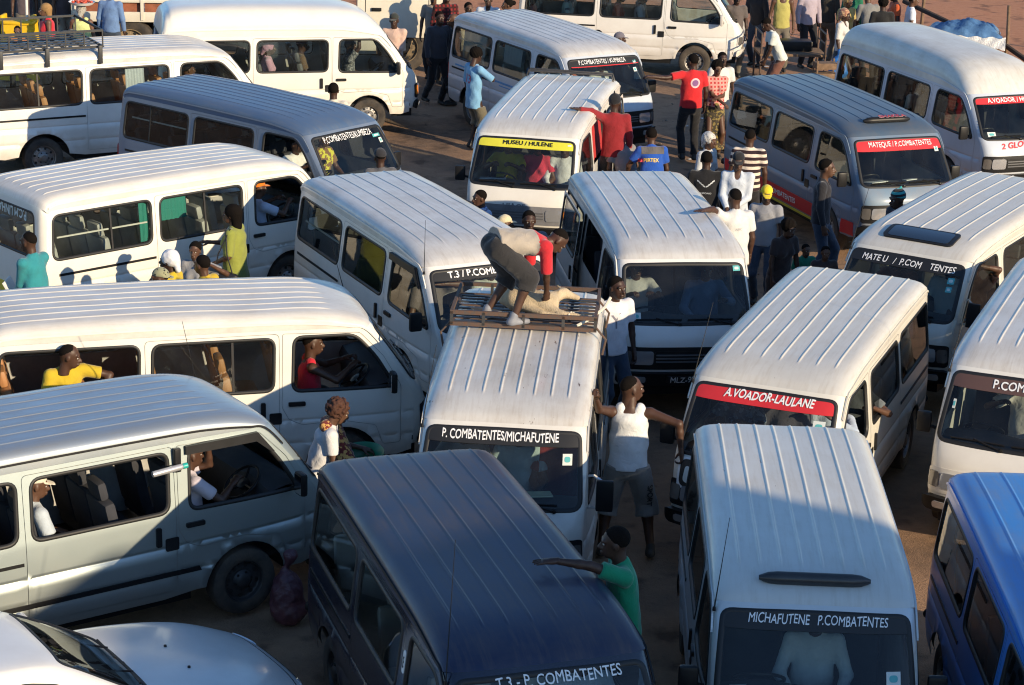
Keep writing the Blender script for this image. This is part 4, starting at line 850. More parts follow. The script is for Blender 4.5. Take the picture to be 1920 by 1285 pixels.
def make_hand(style):
    f = Field((-.03, -.07, -.12), (.21, .08, .05), .0062)
    f.cone((-.02, 0, 0), (.03, 0, 0), .026, .024, .012, (0, 1, 0), 1.15); f.cone((.02, 0, 0), (.085, 0, 0), .020, .019, .012, (0, 1, 0), 1.9)
    bend = {'flat': (.05, .08, .08), 'relaxed': (.35, .55, .4), 'fist': (1.25, 1.5, .9), 'grip': (.7, .9, .6)}[style]
    for i, (y, L) in enumerate(((.031, .070), (.0105, .078), (-.0105, .073), (-.031, .058))):
        p = np.array((.088, y, 0)); a = 0; sp = {'flat': .14, 'relaxed': .05}.get(style, 0)*(1.5-i)/1.5
        for seg, l in zip(range(3), (L*.45, L*.31, L*.24)):
            a += bend[seg]; q = p+l*np.array((math.cos(a)*math.cos(sp), math.sin(sp), -math.sin(a))); f.cone(p, q, .0098-.0008*seg, .0092-.0010*seg, .003); p = q
    t0 = np.array((.022, .026, -.006)); d = np.array({'flat': (.55, .80, -.12), 'relaxed': (.75, .55, -.35), 'fist': (.82, .12, -.62), 'grip': (.72, .35, -.62)}[style]); d /= np.linalg.norm(d)
    t1 = t0+.045*d; d2 = d+np.array((.35, -.25, -.1)); d2 /= np.linalg.norm(d2); f.cone(t0, t1, .015, .0125, .010); f.cone(t1, t1+.036*d2, .0118, .0095, .004)
    V, F = f.mesh(); return relax(V, F), F
HANDS = {}
def hand(style):
    if style not in HANDS: HANDS[style] = make_hand(style)
    return HANDS[style]
def ik(a, t, l1, l2, pole):
    a = np.array(a, float); t = np.array(t, float); d = t-a; L = np.linalg.norm(d); u = d/(L+1e-9)
    L = min(max(L, abs(l1-l2)+.02), l1+l2-.004); t = a+u*L; x = (l1*l1-l2*l2+L*L)/(2*L); hh = math.sqrt(max(l1*l1-x*x, 0))
    p = np.array(pole, float); p = p-u*(p@u); n = np.linalg.norm(p); p = p/n if n > 1e-5 else np.array((0, 0, 1.)); return a+u*x+p*hh, t
SKIN = [mat('skin_%d' % i, c, .5, noise=.25, nscale=9, spec=.4) for i, c in enumerate(((.075, .036, .022), (.105, .052, .031), (.055, .027, .018), (.14, .072, .043)))]
HAIRM = mat('black_hair', (.010, .008, .007), 1., noise=.3, bump=.4, bscale=160, spec=.08); BROWNHAIR = mat('reddish_brown_hair', (.085, .030, .014), .75, noise=.5, nscale=30, bump=.5, bscale=140)
EYEM = mat('eye_white', (.45, .42, .38), .25); IRIS = mat('eye_dark', (.01, .008, .006), .2)
SHOEM = mat('dark_shoe', (.03, .028, .026), .6, noise=.3); SOLE = mat('pale_trainer', (.24, .25, .28), .6, noise=.3)
EYES = MB().lathe([(0, -.011), (.008, -.008), (.0115, 0), (.008, .008), (0, .011)], 10, 'z', (.083, .031, .006)).lathe([(0, -.011), (.008, -.008), (.0115, 0), (.008, .008), (0, .011)], 10, 'z', (.083, -.031, .006)).mesh('eyes')
PUP = MB().lathe([(0, -.0045), (.004, -.002), (.004, .002), (0, .0045)], 8, 'z', (.0925, .030, .006)).lathe([(0, -.0045), (.004, -.002), (.004, .002), (0, .0045)], 8, 'z', (.0925, -.030, .006)).mesh('pupils')
CLOTH = {}
def cloth(c, pat=None, c2=None, sc=1.):
    key = (c, pat, c2, sc)
    if key in CLOTH: return CLOTH[key]
    m, n, l, b = node_mat('cloth_%s_%d' % (pat or 'plain', len(CLOTH))); b.inputs['Roughness'].default_value = .9; b.inputs['Sheen Weight'].default_value = .25; b.inputs['Specular IOR Level'].default_value = .2
    tc = n.new('ShaderNodeTexCoord'); t = n.new('ShaderNodeTexNoise'); t.inputs['Scale'].default_value = 14; t.inputs['Detail'].default_value = 5; l.new(tc.outputs['Object'], t.inputs['Vector'])
    mx = n.new('ShaderNodeMix'); mx.data_type = 'RGBA'; mx.inputs[6].default_value = (*c, 1); mx.inputs[7].default_value = (*(x*.78 for x in c), 1); l.new(t.outputs['Fac'], mx.inputs[0]); col = mx.outputs[2]
    if pat:
        if pat in ('stripe', 'check'):
            sp = n.new('ShaderNodeSeparateXYZ'); l.new(tc.outputs['Object'], sp.inputs[0])
            def band(o, f):
                k = n.new('ShaderNodeMath'); k.operation = 'MULTIPLY'; k.inputs[1].default_value = f; l.new(o, k.inputs[0]); s1 = n.new('ShaderNodeMath'); s1.operation = 'FRACT'; l.new(k.outputs[0], s1.inputs[0])
                g = n.new('ShaderNodeMath'); g.operation = 'GREATER_THAN'; g.inputs[1].default_value = .52; l.new(s1.outputs[0], g.inputs[0]); return g.outputs[0]
            fac = band(sp.outputs[2], sc)
            if pat == 'check':
                g2 = band(sp.outputs[1], sc); mm = n.new('ShaderNodeMath'); mm.operation = 'MAXIMUM'; l.new(fac, mm.inputs[0]); l.new(g2, mm.inputs[1]); fac = mm.outputs[0]
        elif pat == 'spots':
            v = n.new('ShaderNodeTexVoronoi'); v.inputs['Scale'].default_value = sc; l.new(tc.outputs['Object'], v.inputs['Vector']); g = n.new('ShaderNodeMath'); g.operation = 'LESS_THAN'; g.inputs[1].default_value = .32; l.new(v.outputs['Distance'], g.inputs[0]); fac = g.outputs[0]
        elif pat == 'print':
            v = n.new('ShaderNodeTexNoise'); v.inputs['Scale'].default_value = sc; v.inputs['Detail'].default_value = 2; l.new(tc.outputs['Object'], v.inputs['Vector']); g = n.new('ShaderNodeMath'); g.operation = 'GREATER_THAN'; g.inputs[1].default_value = .53; l.new(v.outputs['Fac'], g.inputs[0]); fac = g.outputs[0]
        m2 = n.new('ShaderNodeMix'); m2.data_type = 'RGBA'; m2.inputs[7].default_value = (*c2, 1); l.new(fac, m2.inputs[0]); l.new(col, m2.inputs[6]); col = m2.outputs[2]
    l.new(col, b.inputs['Base Color'])
    t2 = n.new('ShaderNodeTexNoise'); t2.inputs['Scale'].default_value = 10; t2.inputs['Detail'].default_value = 3; t2.inputs['Distortion'].default_value = 1.6; l.new(tc.outputs['Object'], t2.inputs['Vector'])
    bp = n.new('ShaderNodeBump'); bp.inputs['Strength'].default_value = .34; bp.inputs['Distance'].default_value = .03; l.new(t2.outputs['Fac'], bp.inputs['Height']); l.new(bp.outputs[0], b.inputs['Normal'])
    CLOTH[key] = m; return m
def euler_np(yaw, pitch, roll=0.):
    return np.array((Matrix.Rotation(yaw, 3, 'Z') @ Matrix.Rotation(pitch, 3, 'Y') @ Matrix.Rotation(roll, 3, 'X')))
PEOPLE = []
def person(label, pos, face, h=1.72, z=0., shirt=(.5, .5, .5), sleeve='short', bottom=(.05, .05, .06), kind='trousers', gear='short', gearcol=None, skin=0, fem=False, build=1.,
           lean=0., side=0., twist=0., hL=None, hR=None, hs=('relaxed', 'relaxed'), look=(0., 0.), feet=None, pelvis=None, sit=False, pat=None, bpat=None, poleL=None, poleR=None, group='people among the minibuses', res=.016,
           hem=None, shoes=True, neck='crew', parent=None, arm_dir=None, cat='person', knee=None):
    """pos on the ground, face = heading in degrees; hands/feet are targets, either ('w',x,y,z) in the world or local (x,y,z)"""
    f = h/1.72; fa = R(face); root = empty('person', (pos[0], pos[1], z), fa, label, cat, group)
    def loc(t):
        if t is None: return None
        if t[0] == 'w':
            dx, dy = t[1]-pos[0], t[2]-pos[1]; return np.array((dx*math.cos(fa)+dy*math.sin(fa), -dx*math.sin(fa)+dy*math.cos(fa), t[3]-z))
        return np.array(t, float)
    Pc = np.array(pelvis if pelvis is not None else (0, 0, .94*f), float)
    ln, sd_, tw = R(lean), R(side), R(twist)
    sp = np.array((math.sin(ln), math.sin(sd_), math.cos(ln)*math.cos(sd_))); sp /= np.linalg.norm(sp)
    Y0 = np.array((0, 1., 0)); Y1 = np.array((-math.sin(tw), math.cos(tw), 0)); fwd = np.cross(Y1, sp)
    C7 = Pc+sp*.53*f; sw = (.175 if not fem else .155)*f*build**.5
    SL, SR = C7-sp*.055*f+Y1*sw, C7-sp*.055*f-Y1*sw
    hL_, hR_ = loc(hL), loc(hR)
    if hL_ is None: hL_ = SL+np.array((.06, .07, -.525*f))
    if hR_ is None: hR_ = SR+np.array((.06, -.07, -.525*f))
    EL, WL = ik(SL, hL_, .285*f, .255*f, poleL if poleL is not None else (-.6, .5, -.4)); ER, WR = ik(SR, hR_, .285*f, .255*f, poleR if poleR is not None else (-.6, -.5, -.4))
    HL, HR = Pc+np.array((0, .088*f, -.05*f)), Pc+np.array((0, -.088*f, -.05*f))
    if sit: fl = [(.42, .12, Pc[2]-.45), (.42, -.12, Pc[2]-.45)]
    else: fl = feet or [(.03, .10, .085), (-.03, -.10, .085)]
    fl = [loc(q) for q in fl]; kp = knee or (1, 0, .1)
    KL, AL = ik(HL, fl[0], .44*f, .43*f, (kp[0], kp[1]+.15, kp[2])); KR, AR = ik(HR, fl[1], .44*f, .43*f, (kp[0], kp[1]-.15, kp[2]))
    yaw, pit = R(look[0]), R(look[1]); nk = sp*.75+np.array((0, 0, .25))+fwd*.10*(0 if lean > 45 else 1); nk /= np.linalg.norm(nk)
    HC = C7+nk*.155*f+fwd*.02; HM = euler_np(yaw+tw, pit+ln*.55)
    allp = np.array([Pc, C7, SL, SR, EL, ER, WL, WR, HL, HR, KL, KR, AL, AR]); lo, hi = allp.min(0)-.2, allp.max(0)+.2; bl = build
    # --- skin
    B = Field(lo, hi, res)
    B.cone(Pc+sp*.06, C7-sp*.12*f, .085*f*bl, .098*f*bl, .03, Y1, 1.40); B.cone(SL, SR, .046*f, .046*f, .05); B.cone(C7-sp*.03, HC-nk*.05, .056*f*(.9 if fem else 1), .052*f*(.9 if fem else 1), .03)
    for (s_, e_, w_) in ((SL, EL, WL), (SR, ER, WR)):
        B.cone(s_, e_, .050*f*bl**.5, .037*f, .03); m_ = e_+(w_-e_)*.3; B.cone(e_, m_, .037*f, .036*f, .02); B.cone(m_, w_, .036*f, .025*f, .015)
    if not (kind in ('dress',)):
        for (h_, k_, a_) in ((HL, KL, AL), (HR, KR, AR)):
            B.cone(h_, k_, .080*f*bl**.5, .051*f, .03); m_ = k_+(a_-k_)*.35; B.cone(k_, m_, .050*f, .053*f, .02); B.cone(m_, a_, .053*f, .036*f, .02)
            if not shoes: B.cone(a_+np.array((-.03, 0, -.05)), a_+np.array((.13, 0, -.06)), .035, .025, .02, (0, 1, 0), 1.2)
    V, F = B.mesh(); V = relax(V, F); VV = [V]; FF = [F]; nV = len(V)
    hv, hf = head(fem); VV.append((hv*f)@HM.T+HC); FF.append(hf+nV); nV += len(hv)
    for i, (e_, w_, sg) in enumerate(((EL, WL, 1), (ER, WR, -1))):
        hv, hf = hand(hs[i]); hv = hv*f*np.array((1, -sg, 1)); d = (w_-e_)/np.linalg.norm(w_-e_)
        if arm_dir and arm_dir[i] is not None: d = np.array(arm_dir[i], float); d /= np.linalg.norm(d)
        # thumb forward, back of the hand outwards; flat hands lie palm down
        up = np.array((0, 0, 1.)) if hs[i] == 'flat' or abs(d[2]) < .55 else Y1*sg
        up = up-d*(up@d); up /= np.linalg.norm(up); yy = np.cross(up, d); M = np.stack([d, yy, up], 1); VV.append(hv@M.T+w_); FF.append((hf if sg < 0 else hf[:, ::-1])+nV); nV += len(hv)
    add('body', mesh_np('body', np.concatenate(VV), np.concatenate(FF)), SKIN[skin], root)
    # --- eyes and headgear
    Mh = Matrix.Translation(HC) @ Matrix(HM.tolist()).to_4x4() @ Matrix.Scale(f, 4)
    for nm, me_, mm in (('eyes', EYES, EYEM), ('pupils', PUP, IRIS)):
        o = add(nm, me_, mm, root); o.matrix_local = Mh
    if gear:
        gm = gearcol if gearcol is not None else (BROWNHAIR if gear == 'curly' else HAIRM)
        if isinstance(gm, tuple): gm = cloth(gm)
        nm = {'cap': 'cap', 'capback': 'cap', 'beanie': 'hat', 'scarf': 'headscarf'}.get(gear, 'hair'); o = add(nm, headgear(gear), gm, root); o.matrix_local = Mh @ Matrix.Scale(.9, 4) if gear == 'curly' else Mh
        if nm in ('cap', 'hat'): o = add('hair', headgear('shaved'), HAIRM, root); o.matrix_local = Mh
    ph = RNG.random()*6
    # --- shirt
    T = Field(lo, hi, res); hemz = hem if hem is not None else -.06
    a0 = Pc+sp*(hemz-.02)*f
    T.cone(a0, Pc+sp*.22*f, .130*f*bl, .114*f*bl, .04, Y1, 1.38); T.cone(Pc+sp*.18*f, C7-sp*.14*f, .110*f*bl, .118*f*bl, .04, Y1, 1.42)
    if fem:
        for sg in (1, -1): T.ell(C7-sp*.20*f+fwd*.085*f+Y1*sg*.075*f, (.062*f*bl, .062*f*bl, .062*f*bl), .04)
    if sleeve != 'vest': T.cone(SL, SR, .062*f, .062*f, .05); T.cone(C7-sp*.05*f, C7+sp*.005, .075*f, .062*f, .04)
    else:
        T.cone(C7-sp*.13*f+Y1*.075*f, C7-sp*.0+Y1*.07*f, .05*f, .022*f, .03); T.cone(C7-sp*.13*f-Y1*.075*f, C7-sp*.0-Y1*.07*f, .05*f, .022*f, .03)
        T.cone(C7-sp*.10*f+Y1*.08*f, C7-sp*.02*f+Y1*.085*f, .062*f, .056*f, .03); T.cone(C7-sp*.10*f-Y1*.08*f, C7-sp*.02*f-Y1*.085*f, .062*f, .056*f, .03)
    T.wrinkle(.0055, 22, ph); T.cut(Pc+sp*hemz*f, -sp)
    if sleeve == 'vest':
        T.dig(C7+sp*.02+fwd*.05, (.075*f, .075*f, .10*f)); T.dig(C7+sp*.05-fwd*.04, (.06*f, .062*f, .07*f))
        for S_ in (SL, SR): T.dig(S_+(S_-C7)*.25-sp*.02*f, (.10*f, .066*f, .13*f))
    elif neck == 'v': T.dig(C7+sp*.01+fwd*.075, (.07*f, .045*f, .10*f)); T.dig(C7+sp*.06, (.062*f, .058*f, .045*f))
    else: T.dig(C7+sp*.055+fwd*.02, (.066*f, .060*f, .050*f))
    if sleeve in ('short', 'long', 'half'):
        for (s_, e_, w_) in ((SL, EL, WL), (SR, ER, WR)):
            if sleeve == 'short': q = s_+(e_-s_)*.68; T.cone(s_, q, .066*f, .066*f, .025, flat=True)
            elif sleeve == 'half': T.cone(s_, e_, .066*f, .062*f, .025, flat=True)
            else: T.cone(s_, e_, .064*f, .052*f, .025); T.cone(e_, e_+(w_-e_)*.95, .052*f, .041*f, .02, flat=True)
    V, F = T.mesh(); top = add({'vest': 'vest'}.get(sleeve, 'shirt') if kind != 'dress' else 'dress_top', mesh_np('shirt', relax(V, F, 1, .4), F), cloth(shirt, *(pat or ())), root)
    # --- trousers, shorts, skirts
    Q = Field(lo, hi, res); bm_ = cloth(bottom, *(bpat or ()))
    if kind in ('skirt', 'dress'):
        zz = .16 if kind == 'skirt' else .14; ft = (AL+AR)/2; Q.cone(Pc+sp*.06, Pc-np.array((0, 0, .12)), .118*f*bl, .142*f*bl, .03, Y0, 1.32); Q.cone(Pc-np.array((0, 0, .12)), np.array((ft[0], ft[1], zz)), .142*f*bl, .175*f, .03, Y0, 1.30, flat=True); Q.wrinkle(.006, 24, ph)
        if sit: Q.cone(HL, KL, .11, .09, .05); Q.cone(HR, KR, .11, .09, .05)
    else:
        Q.cone(Pc+sp*.06*f, Pc-np.array((0, 0, .07*f)), .104*f*bl, .110*f*bl, .03, Y0, 1.36); wc = Pc+sp*(hemz+.035)*f
        if lean > 45: Q.cut(Pc+sp*.10*f, sp)
        for (h_, k_, a_) in ((HL, KL, AL), (HR, KR, AR)):
            if kind == 'shorts': q = k_+(a_-k_)*.12; Q.cone(h_, k_, .102*f*bl**.5, .092*f, .03); Q.cone(k_, q, .092*f, .094*f, .02, flat=True)
            elif kind == 'threequarter': q = k_+(a_-k_)*.30; Q.cone(h_, k_, .112*f*bl**.5, .105*f, .03); Q.cone(k_, q, .105*f, .110*f, .02, flat=True)
            else: Q.cone(h_, k_, .095*f*bl**.5, .070*f, .03); Q.cone(k_, a_+(k_-a_)*.02, .070*f, .062*f, .02, flat=True)
        Q.wrinkle(.0055, 22, ph+1); (Q.cut(wc, sp) if lean <= 45 else None)
    V, F = Q.mesh(); add({'skirt': 'skirt', 'dress': 'skirt', 'shorts': 'shorts', 'threequarter': 'shorts'}.get(kind, 'trousers'), mesh_np('trousers', relax(V, F, 1, .4), F), bm_, root)
    if shoes and not sit:
        for a_, k_ in ((AL, KL), (AR, KR)):
            g = Field(a_-np.array((.12, .09, .12)), a_+np.array((.24, .09, .1)), .012); fz = a_[2]-.05
            g.cone((a_[0]-.035, a_[1], fz), (a_[0]+.14, a_[1], fz-.008), .044, .036, .02, (0, 1, 0), 1.1); g.cone((a_[0]-.02, a_[1], fz), tuple(a_+np.array((0, 0, .02))), .046, .044, .02); g.cut((0, 0, a_[2]-.083), (0, 0, -1)); V, F = g.mesh(); add('shoe', mesh_np('shoe', relax(V, F), F), shoes if not isinstance(shoes, bool) else SHOEM, root)
    PEOPLE.append(root)
    return dict(root=root, HC=HC, C7=C7, SL=SL, SR=SR, WL=WL, WR=WR, Pc=Pc, sp=sp, fwd=fwd, Y1=Y1, loc=loc, KL=KL, KR=KR, f=f, top=top, Mh=Mh)
def rider(key, label, x, y, **k):
    """someone seated in a minibus; x, y in the minibus' frame measured from its middle"""
    e = VANS[key][0]; w = vw(key, (x, y, 0)); face = math.degrees(e.rotation_euler.z)+k.pop('turn', 0); kw = dict(h=1.70, sit=True, z=0., pelvis=(0, 0, k.pop('seat', .84)), shoes=False, group='people seated in the minibuses', res=.018); kw.update(k)
    kw.setdefault('hL', (.30, .18, .98)); kw.setdefault('hR', (.30, -.18, .98))
    return person(label, (w[1], w[2]), face, **kw)
def toworld(P, q):
    r = P['root']; c_, s_ = math.cos(r.rotation_euler.z), math.sin(r.rotation_euler.z); return Vector((r.location.x+c_*q[0]-s_*q[1], r.location.y+s_*q[0]+c_*q[1], r.location.z+q[2]))

# ------------------------------------------------------------------ white saloon car, lower left
def sedan():
    WHC = paint('white_saloon', (.74, .735, .70), .15, rough=.3, coat=.35, seed=12)
    low = [(4.16,.34,4.0,.34,2.6),(4.27,.50,4.06,.48,2.6),(4.27,.62,4.03,.58,2.6),(4.18,.70,3.94,.64,2.8),(3.75,.84,3.62,.78,3.2),(3.2,.92,3.15,.86,3.6),(2.6,.955,2.6,.89,4),(1.5,.96,1.5,.90,4),(.9,.98,.9,.91,4),(.4,.97,.42,.90,3.6),(.08,.92,.16,.86,3.2),(.0,.72,.09,.7,3),(.06,.36,.12,.36,3)]
    ysl = lambda x, z: .835-.10*np.clip((np.asarray(x, float)-2.9)/1.3, 0, None)**2-.06*np.clip((.9-np.asarray(x, float))/.9, 0, None)**2-.05*np.clip((.5-np.asarray(z, float))/.3, 0, 1)**2
    yg = lambda x, z: .765-.36*(np.asarray(z, float)-.90)-.10*np.clip((np.asarray(x, float)-2.3)/.6, 0, None)**2-.06*np.clip((1.2-np.asarray(x, float))/.7, 0, None)**2
    top = [(2.96,0.925,2.86,0.9,3.0),(2.65,1.11,2.52,1.08,3.2),(2.3,1.31,2.14,1.27,3.4),(2.05,1.395,1.947,1.33,4),(1.537,1.425,1.537,1.35,4.5),(1.103,1.395,1.142,1.325,4),(0.866,1.27,0.945,1.23,3.6),(0.55,0.99,0.653,0.92,3.4)]
    A = Shell(1, False, low, ysl, 2.15); B = Shell(1, False, top, yg, 2.15)
    e = empty('saloon_car', (-3.58, 15.36, 0), R(34), 'white saloon car with its bonnet below the silver minibus, lower left corner', 'car')
    def patch(sh, q0, q1, nq, name, m, par, off=0.):
        Q, T = np.meshgrid(np.linspace(q0, q1, nq), np.concatenate([-np.array([1, .9985, .99, .97, .94]), np.linspace(-.9, .9, 17), [.94, .97, .99, .9985, 1]]), indexing='ij'); n = Q.shape[1]
        return add(name, me_of(name, (sh.surf(Q.ravel(), T.ravel(), off), [(i*n+j, i*n+j+1, (i+1)*n+j+1, (i+1)*n+j) for i in range(nq-1) for j in range(n-1)])), m, par)
    patch(A, 0, 2.95, 14, 'front_panel', WHC, e); patch(A, 3.0, 5.88, 20, 'bonnet', WHC, e); patch(A, 5.91, 8.2, 10, 'cowl', WHC, e); patch(A, 8.2, 12, 20, 'boot_lid', WHC, e)
    v = B.s2v; ws = roundpoly([(-.70, v(.12)), (.70, v(.12)), (.66, v(2.35)), (-.66, v(2.35))], .09); rw = roundpoly([(-.62, v(5.3)), (.62, v(5.3)), (.66, v(6.75)), (-.66, v(6.75))], .09)
    add('roof', me_of('roof', B.wrap_panel([(-.8, v(0)), (.8, v(0)), (.8, v(7)), (-.8, v(7))], [ws, rw], h=.06)), WHC, e)
    w = add('windshield', me_of('windshield', B.wrap_panel(ws, [], -.004, .1)), G_WS, e); add('windshield_seal', me_of('windshield_seal', B.wrap_ring(ws, .012, .03, .005)), RUBBER, w); add('rear_window', me_of('rear_window', B.wrap_panel(rw, [], -.004, .1)), G_CLEAR, e)
    for sg in (1, -1):
        q = [tuple(r[2:4]) for r in A.dense[::2]]; arch = lambda cx: [(cx-.35*math.cos(t), .30+.35*math.sin(t)) for t in np.linspace(-.15, math.pi+.15, 13)]
        lowp = [(.14, .30)]+arch(.85)+[(1.4, .25), (2.9, .25)]+arch(3.38)+[(3.95, .28)]; lowp = [p for p in lowp if p[1] > .24]
        add('body_side', me_of('body_side', A.side_panel(q+lowp, [], sg, 0, .1, ())), WHC, e)
        gq = [tuple(r[2:4]) for r in B.dense[::2]]; win = roundpoly([(1.60, .95), (2.62, .95), (2.12, 1.235), (1.90, 1.285), (1.60, 1.30)], .05); win2 = roundpoly([(.90, .96), (1.51, .95), (1.51, 1.30), (1.15, 1.27), (1.02, 1.19)], .05)
        s_ = add('window_frame', me_of('window_frame', B.side_panel(gq, [win, win2], sg, 0, .08, ())), WHC, e)
        for P in (win, win2): add('window_pane', me_of('window_pane', B.side_panel(P, [], sg, -.006, .15, ())), glass('saloon_side', (.22, .26, .30)), s_); add('window_seal', me_of('window_seal', B.side_ring(P, sg, .016, .016, .005)), RUBBER, s_)
        for wx in (.85, 3.38):
            wh = bpy.data.objects.new('wheel', None); wh.location = (wx-2.15, sg*.72, .29); wh.scale = (.9, .9, .9); wh.rotation_euler = (0, 0, 0 if sg > 0 else math.pi); link(wh, e); add('tyre', TY, TYRE, wh); add('rim', RIM, STEEL, wh)
        m_ = add('side_mirror', MIRH, WHC, e, (2.46-2.15, sg*.90, 1.0)); add('mirror_glass', MIRG, CHROME, m_)
        hp = A.wrap_slab(roundpoly([(sg*.36, A.s2v(1.6)), (sg*.66, A.s2v(1.6)), (sg*.68, A.s2v(2.6)), (sg*.38, A.s2v(2.5))][::sg], .03), -.02, .012); add('headlight', me_of('headlight', hp, True, 35), LAMP, e)
    add('front_bumper', me_of('front_bumper', A.wrap_slab(roundpoly([(-.79, A.s2v(0)), (.79, A.s2v(0)), (.79, A.s2v(1.3)), (-.79, A.s2v(1.3))], .05), -.02, .04), True, 35), BLACKP, e); add('grille', me_of('grille', A.wrap_slab(roundpoly([(-.33, A.s2v(1.6)), (.33, A.s2v(1.6)), (.33, A.s2v(2.3)), (-.33, A.s2v(2.3))], .02), -.02, .01), True, 35), BLACKP, e)
    add('cowl_vent', me_of('cowl_vent', A.wrap_slab([(-.66, A.s2v(5.72)), (.66, A.s2v(5.72)), (.66, A.s2v(6.1)), (-.66, A.s2v(6.1))], -.002, .004), True, 35), BLACKP, e)
    for u0, u1 in ((-.05, -.55), (.5, .02)):
        a = A.at(5.9, u0/.8, .02); b = B.at(.35, (u0+u1)/1.6, .03); c1 = B.at(.30, u0/.8, .02); c2 = B.at(.42, u1/.8, .02); MB().tube([a, b], .008, 5).tube([c1, c2], .009, 5).build('wiper', BLACKP, e)
    for u in (-.22, .2): MB().lathe([(0, .012), (.012, .01), (.014, -.004)], 8, 'z', tuple(A.at(4.7, u/.8, .003))).build('washer_nozzle', BLACKP, e)
    mb = MB(); mb.box((-.1, 0, .36), (3.0, 1.4, .2)); mb.build('floor', BLACKP, e, smooth=False)
    for sy in (-.36, .36):
        s_ = bpy.data.objects.new('front_seat', None); s_.location = (-.3, sy, .52); link(s_, e); add('cushion', FC, SEATM[0], s_); add('backrest', FB, SEATM[0], s_, (-.25, 0, .28), (0, R(-18), 0), (1, 1, .85))
    add('steering_wheel', STEER, BLACKP, e, (.12, -.36, .80), (0, R(-55), 0)); MB().box((.38, 0, .80), (.35, 1.35, .16), bev=.05).build('dashboard', DASH, e)
sedan()
# ------------------------------------------------------------------ truck along the top edge
def truck():
    CW = paint('truck_cream', (.70, .66, .55), .25, seed=13); BOARD = mat('red_brown_board', (.30, .10, .05), .85, noise=.45, nscale=6); TW_ = mat('muddy_wheel', (.36, .27, .16), .9, noise=.6, nscale=7, col2=(.05, .04, .03))
    e = empty('truck', (-5.0, 45.75, 0), R(5), 'cream truck with red-brown boarded sides parked along the top edge', 'truck')
    sy = -1.05
    MB().box((-.3, 0, .80), (7.4, .9, .22), bev=.02).build('chassis', BLACKP, e)
    bed = MB().box((-1.35, 0, 1.06), (5.3, 2.1, .12), bev=.01).build('bed_floor', CW, e)
    for z, hh in ((1.06, .20), (1.38, .07), (1.72, .07), (2.05, .07)):
        for yy in (sy-.02, 1.07): MB().box((-1.35, yy, z), (5.32, .06, hh), bev=.01).build('side_rail', CW, e)
    for i in range(9):
        xx = -3.95+i*.65
        for yy in (sy-.045, 1.095): MB().box((xx, yy, 1.55), (.06, .05, 1.10)).build('side_post', CW, e, smooth=False)
    for z in (1.24, 1.55, 1.88):
        for i in range(8):
            xx = -3.62+i*.65
            for yy in (sy+.03, 1.02): MB().box((xx, yy, z), (.56, .025, .21 if z < 1.3 else .24)).build('side_board', BOARD, e, smooth=False)
    MB().box((-4.02, 0, 1.55), (.06, 2.1, 1.1)).build('tailboard', CW, e, smooth=False)
    for xx in (.1, .42, .75): MB().tube([(xx, sy-.09, 2.1), (xx+.02, sy-.11, 1.5), (xx-.02, sy-.1, 1.0), (xx+.03, sy-.1, .75)], [.012, .03 if xx == .42 else .014, .012, .01], 6).build('rope', mat('green_rope', (.16, .20, .11), .9, noise=.4), e)
    # cab
    prof = roundpoly([(1.62, .72), (3.28, .72), (3.36, 1.4), (3.10, 2.45), (1.62, 2.5)], [.06, .12, .1, .2, .1]); win = roundpoly([(1.95, 1.62), (2.98, 1.62), (2.86, 2.25), (1.95, 2.25)], .08); arch = [(2.75-.50*math.cos(t), .52+.50*math.sin(t)) for t in np.linspace(.38, math.pi-.38, 11)]
    for yy, fl in ((sy, 1), (1.05, -1)):
        P, T = cdt_panel([p for p in prof if p[1] > .73]+[(1.62, .72)]+arch+[(3.28, .72)], [win], .2) if False else cdt_panel(prof, [win], .2)
        s_ = add('cab_side', mesh_np('cab_side', np.stack([P[:, 0], np.full(len(P), yy), P[:, 1]], 1), T if fl > 0 else T[:, ::-1], False), CW, e)
        P, T = cdt_panel(win, [], .3); add('window_pane', mesh_np('window_pane', np.stack([P[:, 0], np.full(len(P), yy*.99), P[:, 1]], 1), T, False), G_TINT, s_)
        MB().box((2.0, yy+(-.02 if fl > 0 else .02), 1.28), (.20, .03, .07), bev=.01).build('door_handle', BLACKP, s_)
        for xs in (1.78, 3.05): MB().box((xs, yy+(-.002 if fl > 0 else .002), 1.30), (.012, .006, 1.0)).build('door_seam', BLACKP, s_, smooth=False)
    n = len(prof); V = [(p[0], sy, p[1]) for p in prof]+[(p[0], 1.05, p[1]) for p in prof]; MB().raw(V, [(i, n+i, n+(i+1) % n, (i+1) % n) for i in range(n)]).build('cab_shell', CW, e)
    MB().box((2.1, sy-.03, .60), (1.0, .08, .30), bev=.03).build('step', CW, e)
    for wx in (2.55, -2.9):
        for yy in (sy+.15, .90):
            w = bpy.data.objects.new('wheel', None); w.location = (wx, yy, .50); w.rotation_euler = (0, 0, math.pi if yy < 0 else 0); w.scale = (1.52, 1.45, 1.52); link(w, e); add('tyre', TY, TYRE, w); add('rim', RIM, TW_, w); add('hub_holes', HUB, RUBBER, w)['kind'] = 'stuff'
truck()
# ------------------------------------------------------------------ far side of the yard
WOOD = mat('weathered_wood', (.22, .14, .085), .9, noise=.45, nscale=14, bump=.3, bscale=40); DKWOOD = mat('dark_wood', (.07, .05, .038), .9, noise=.4)
def box_thing(name, parts, label, cat, loc, rz=0., group=None):
    e = empty(name, loc, R(rz), label, cat, group)
    for nm, c, d, m, b in parts: MB().box(c, d, bev=b).build(nm, m, e, smooth=b > 0)
    return e
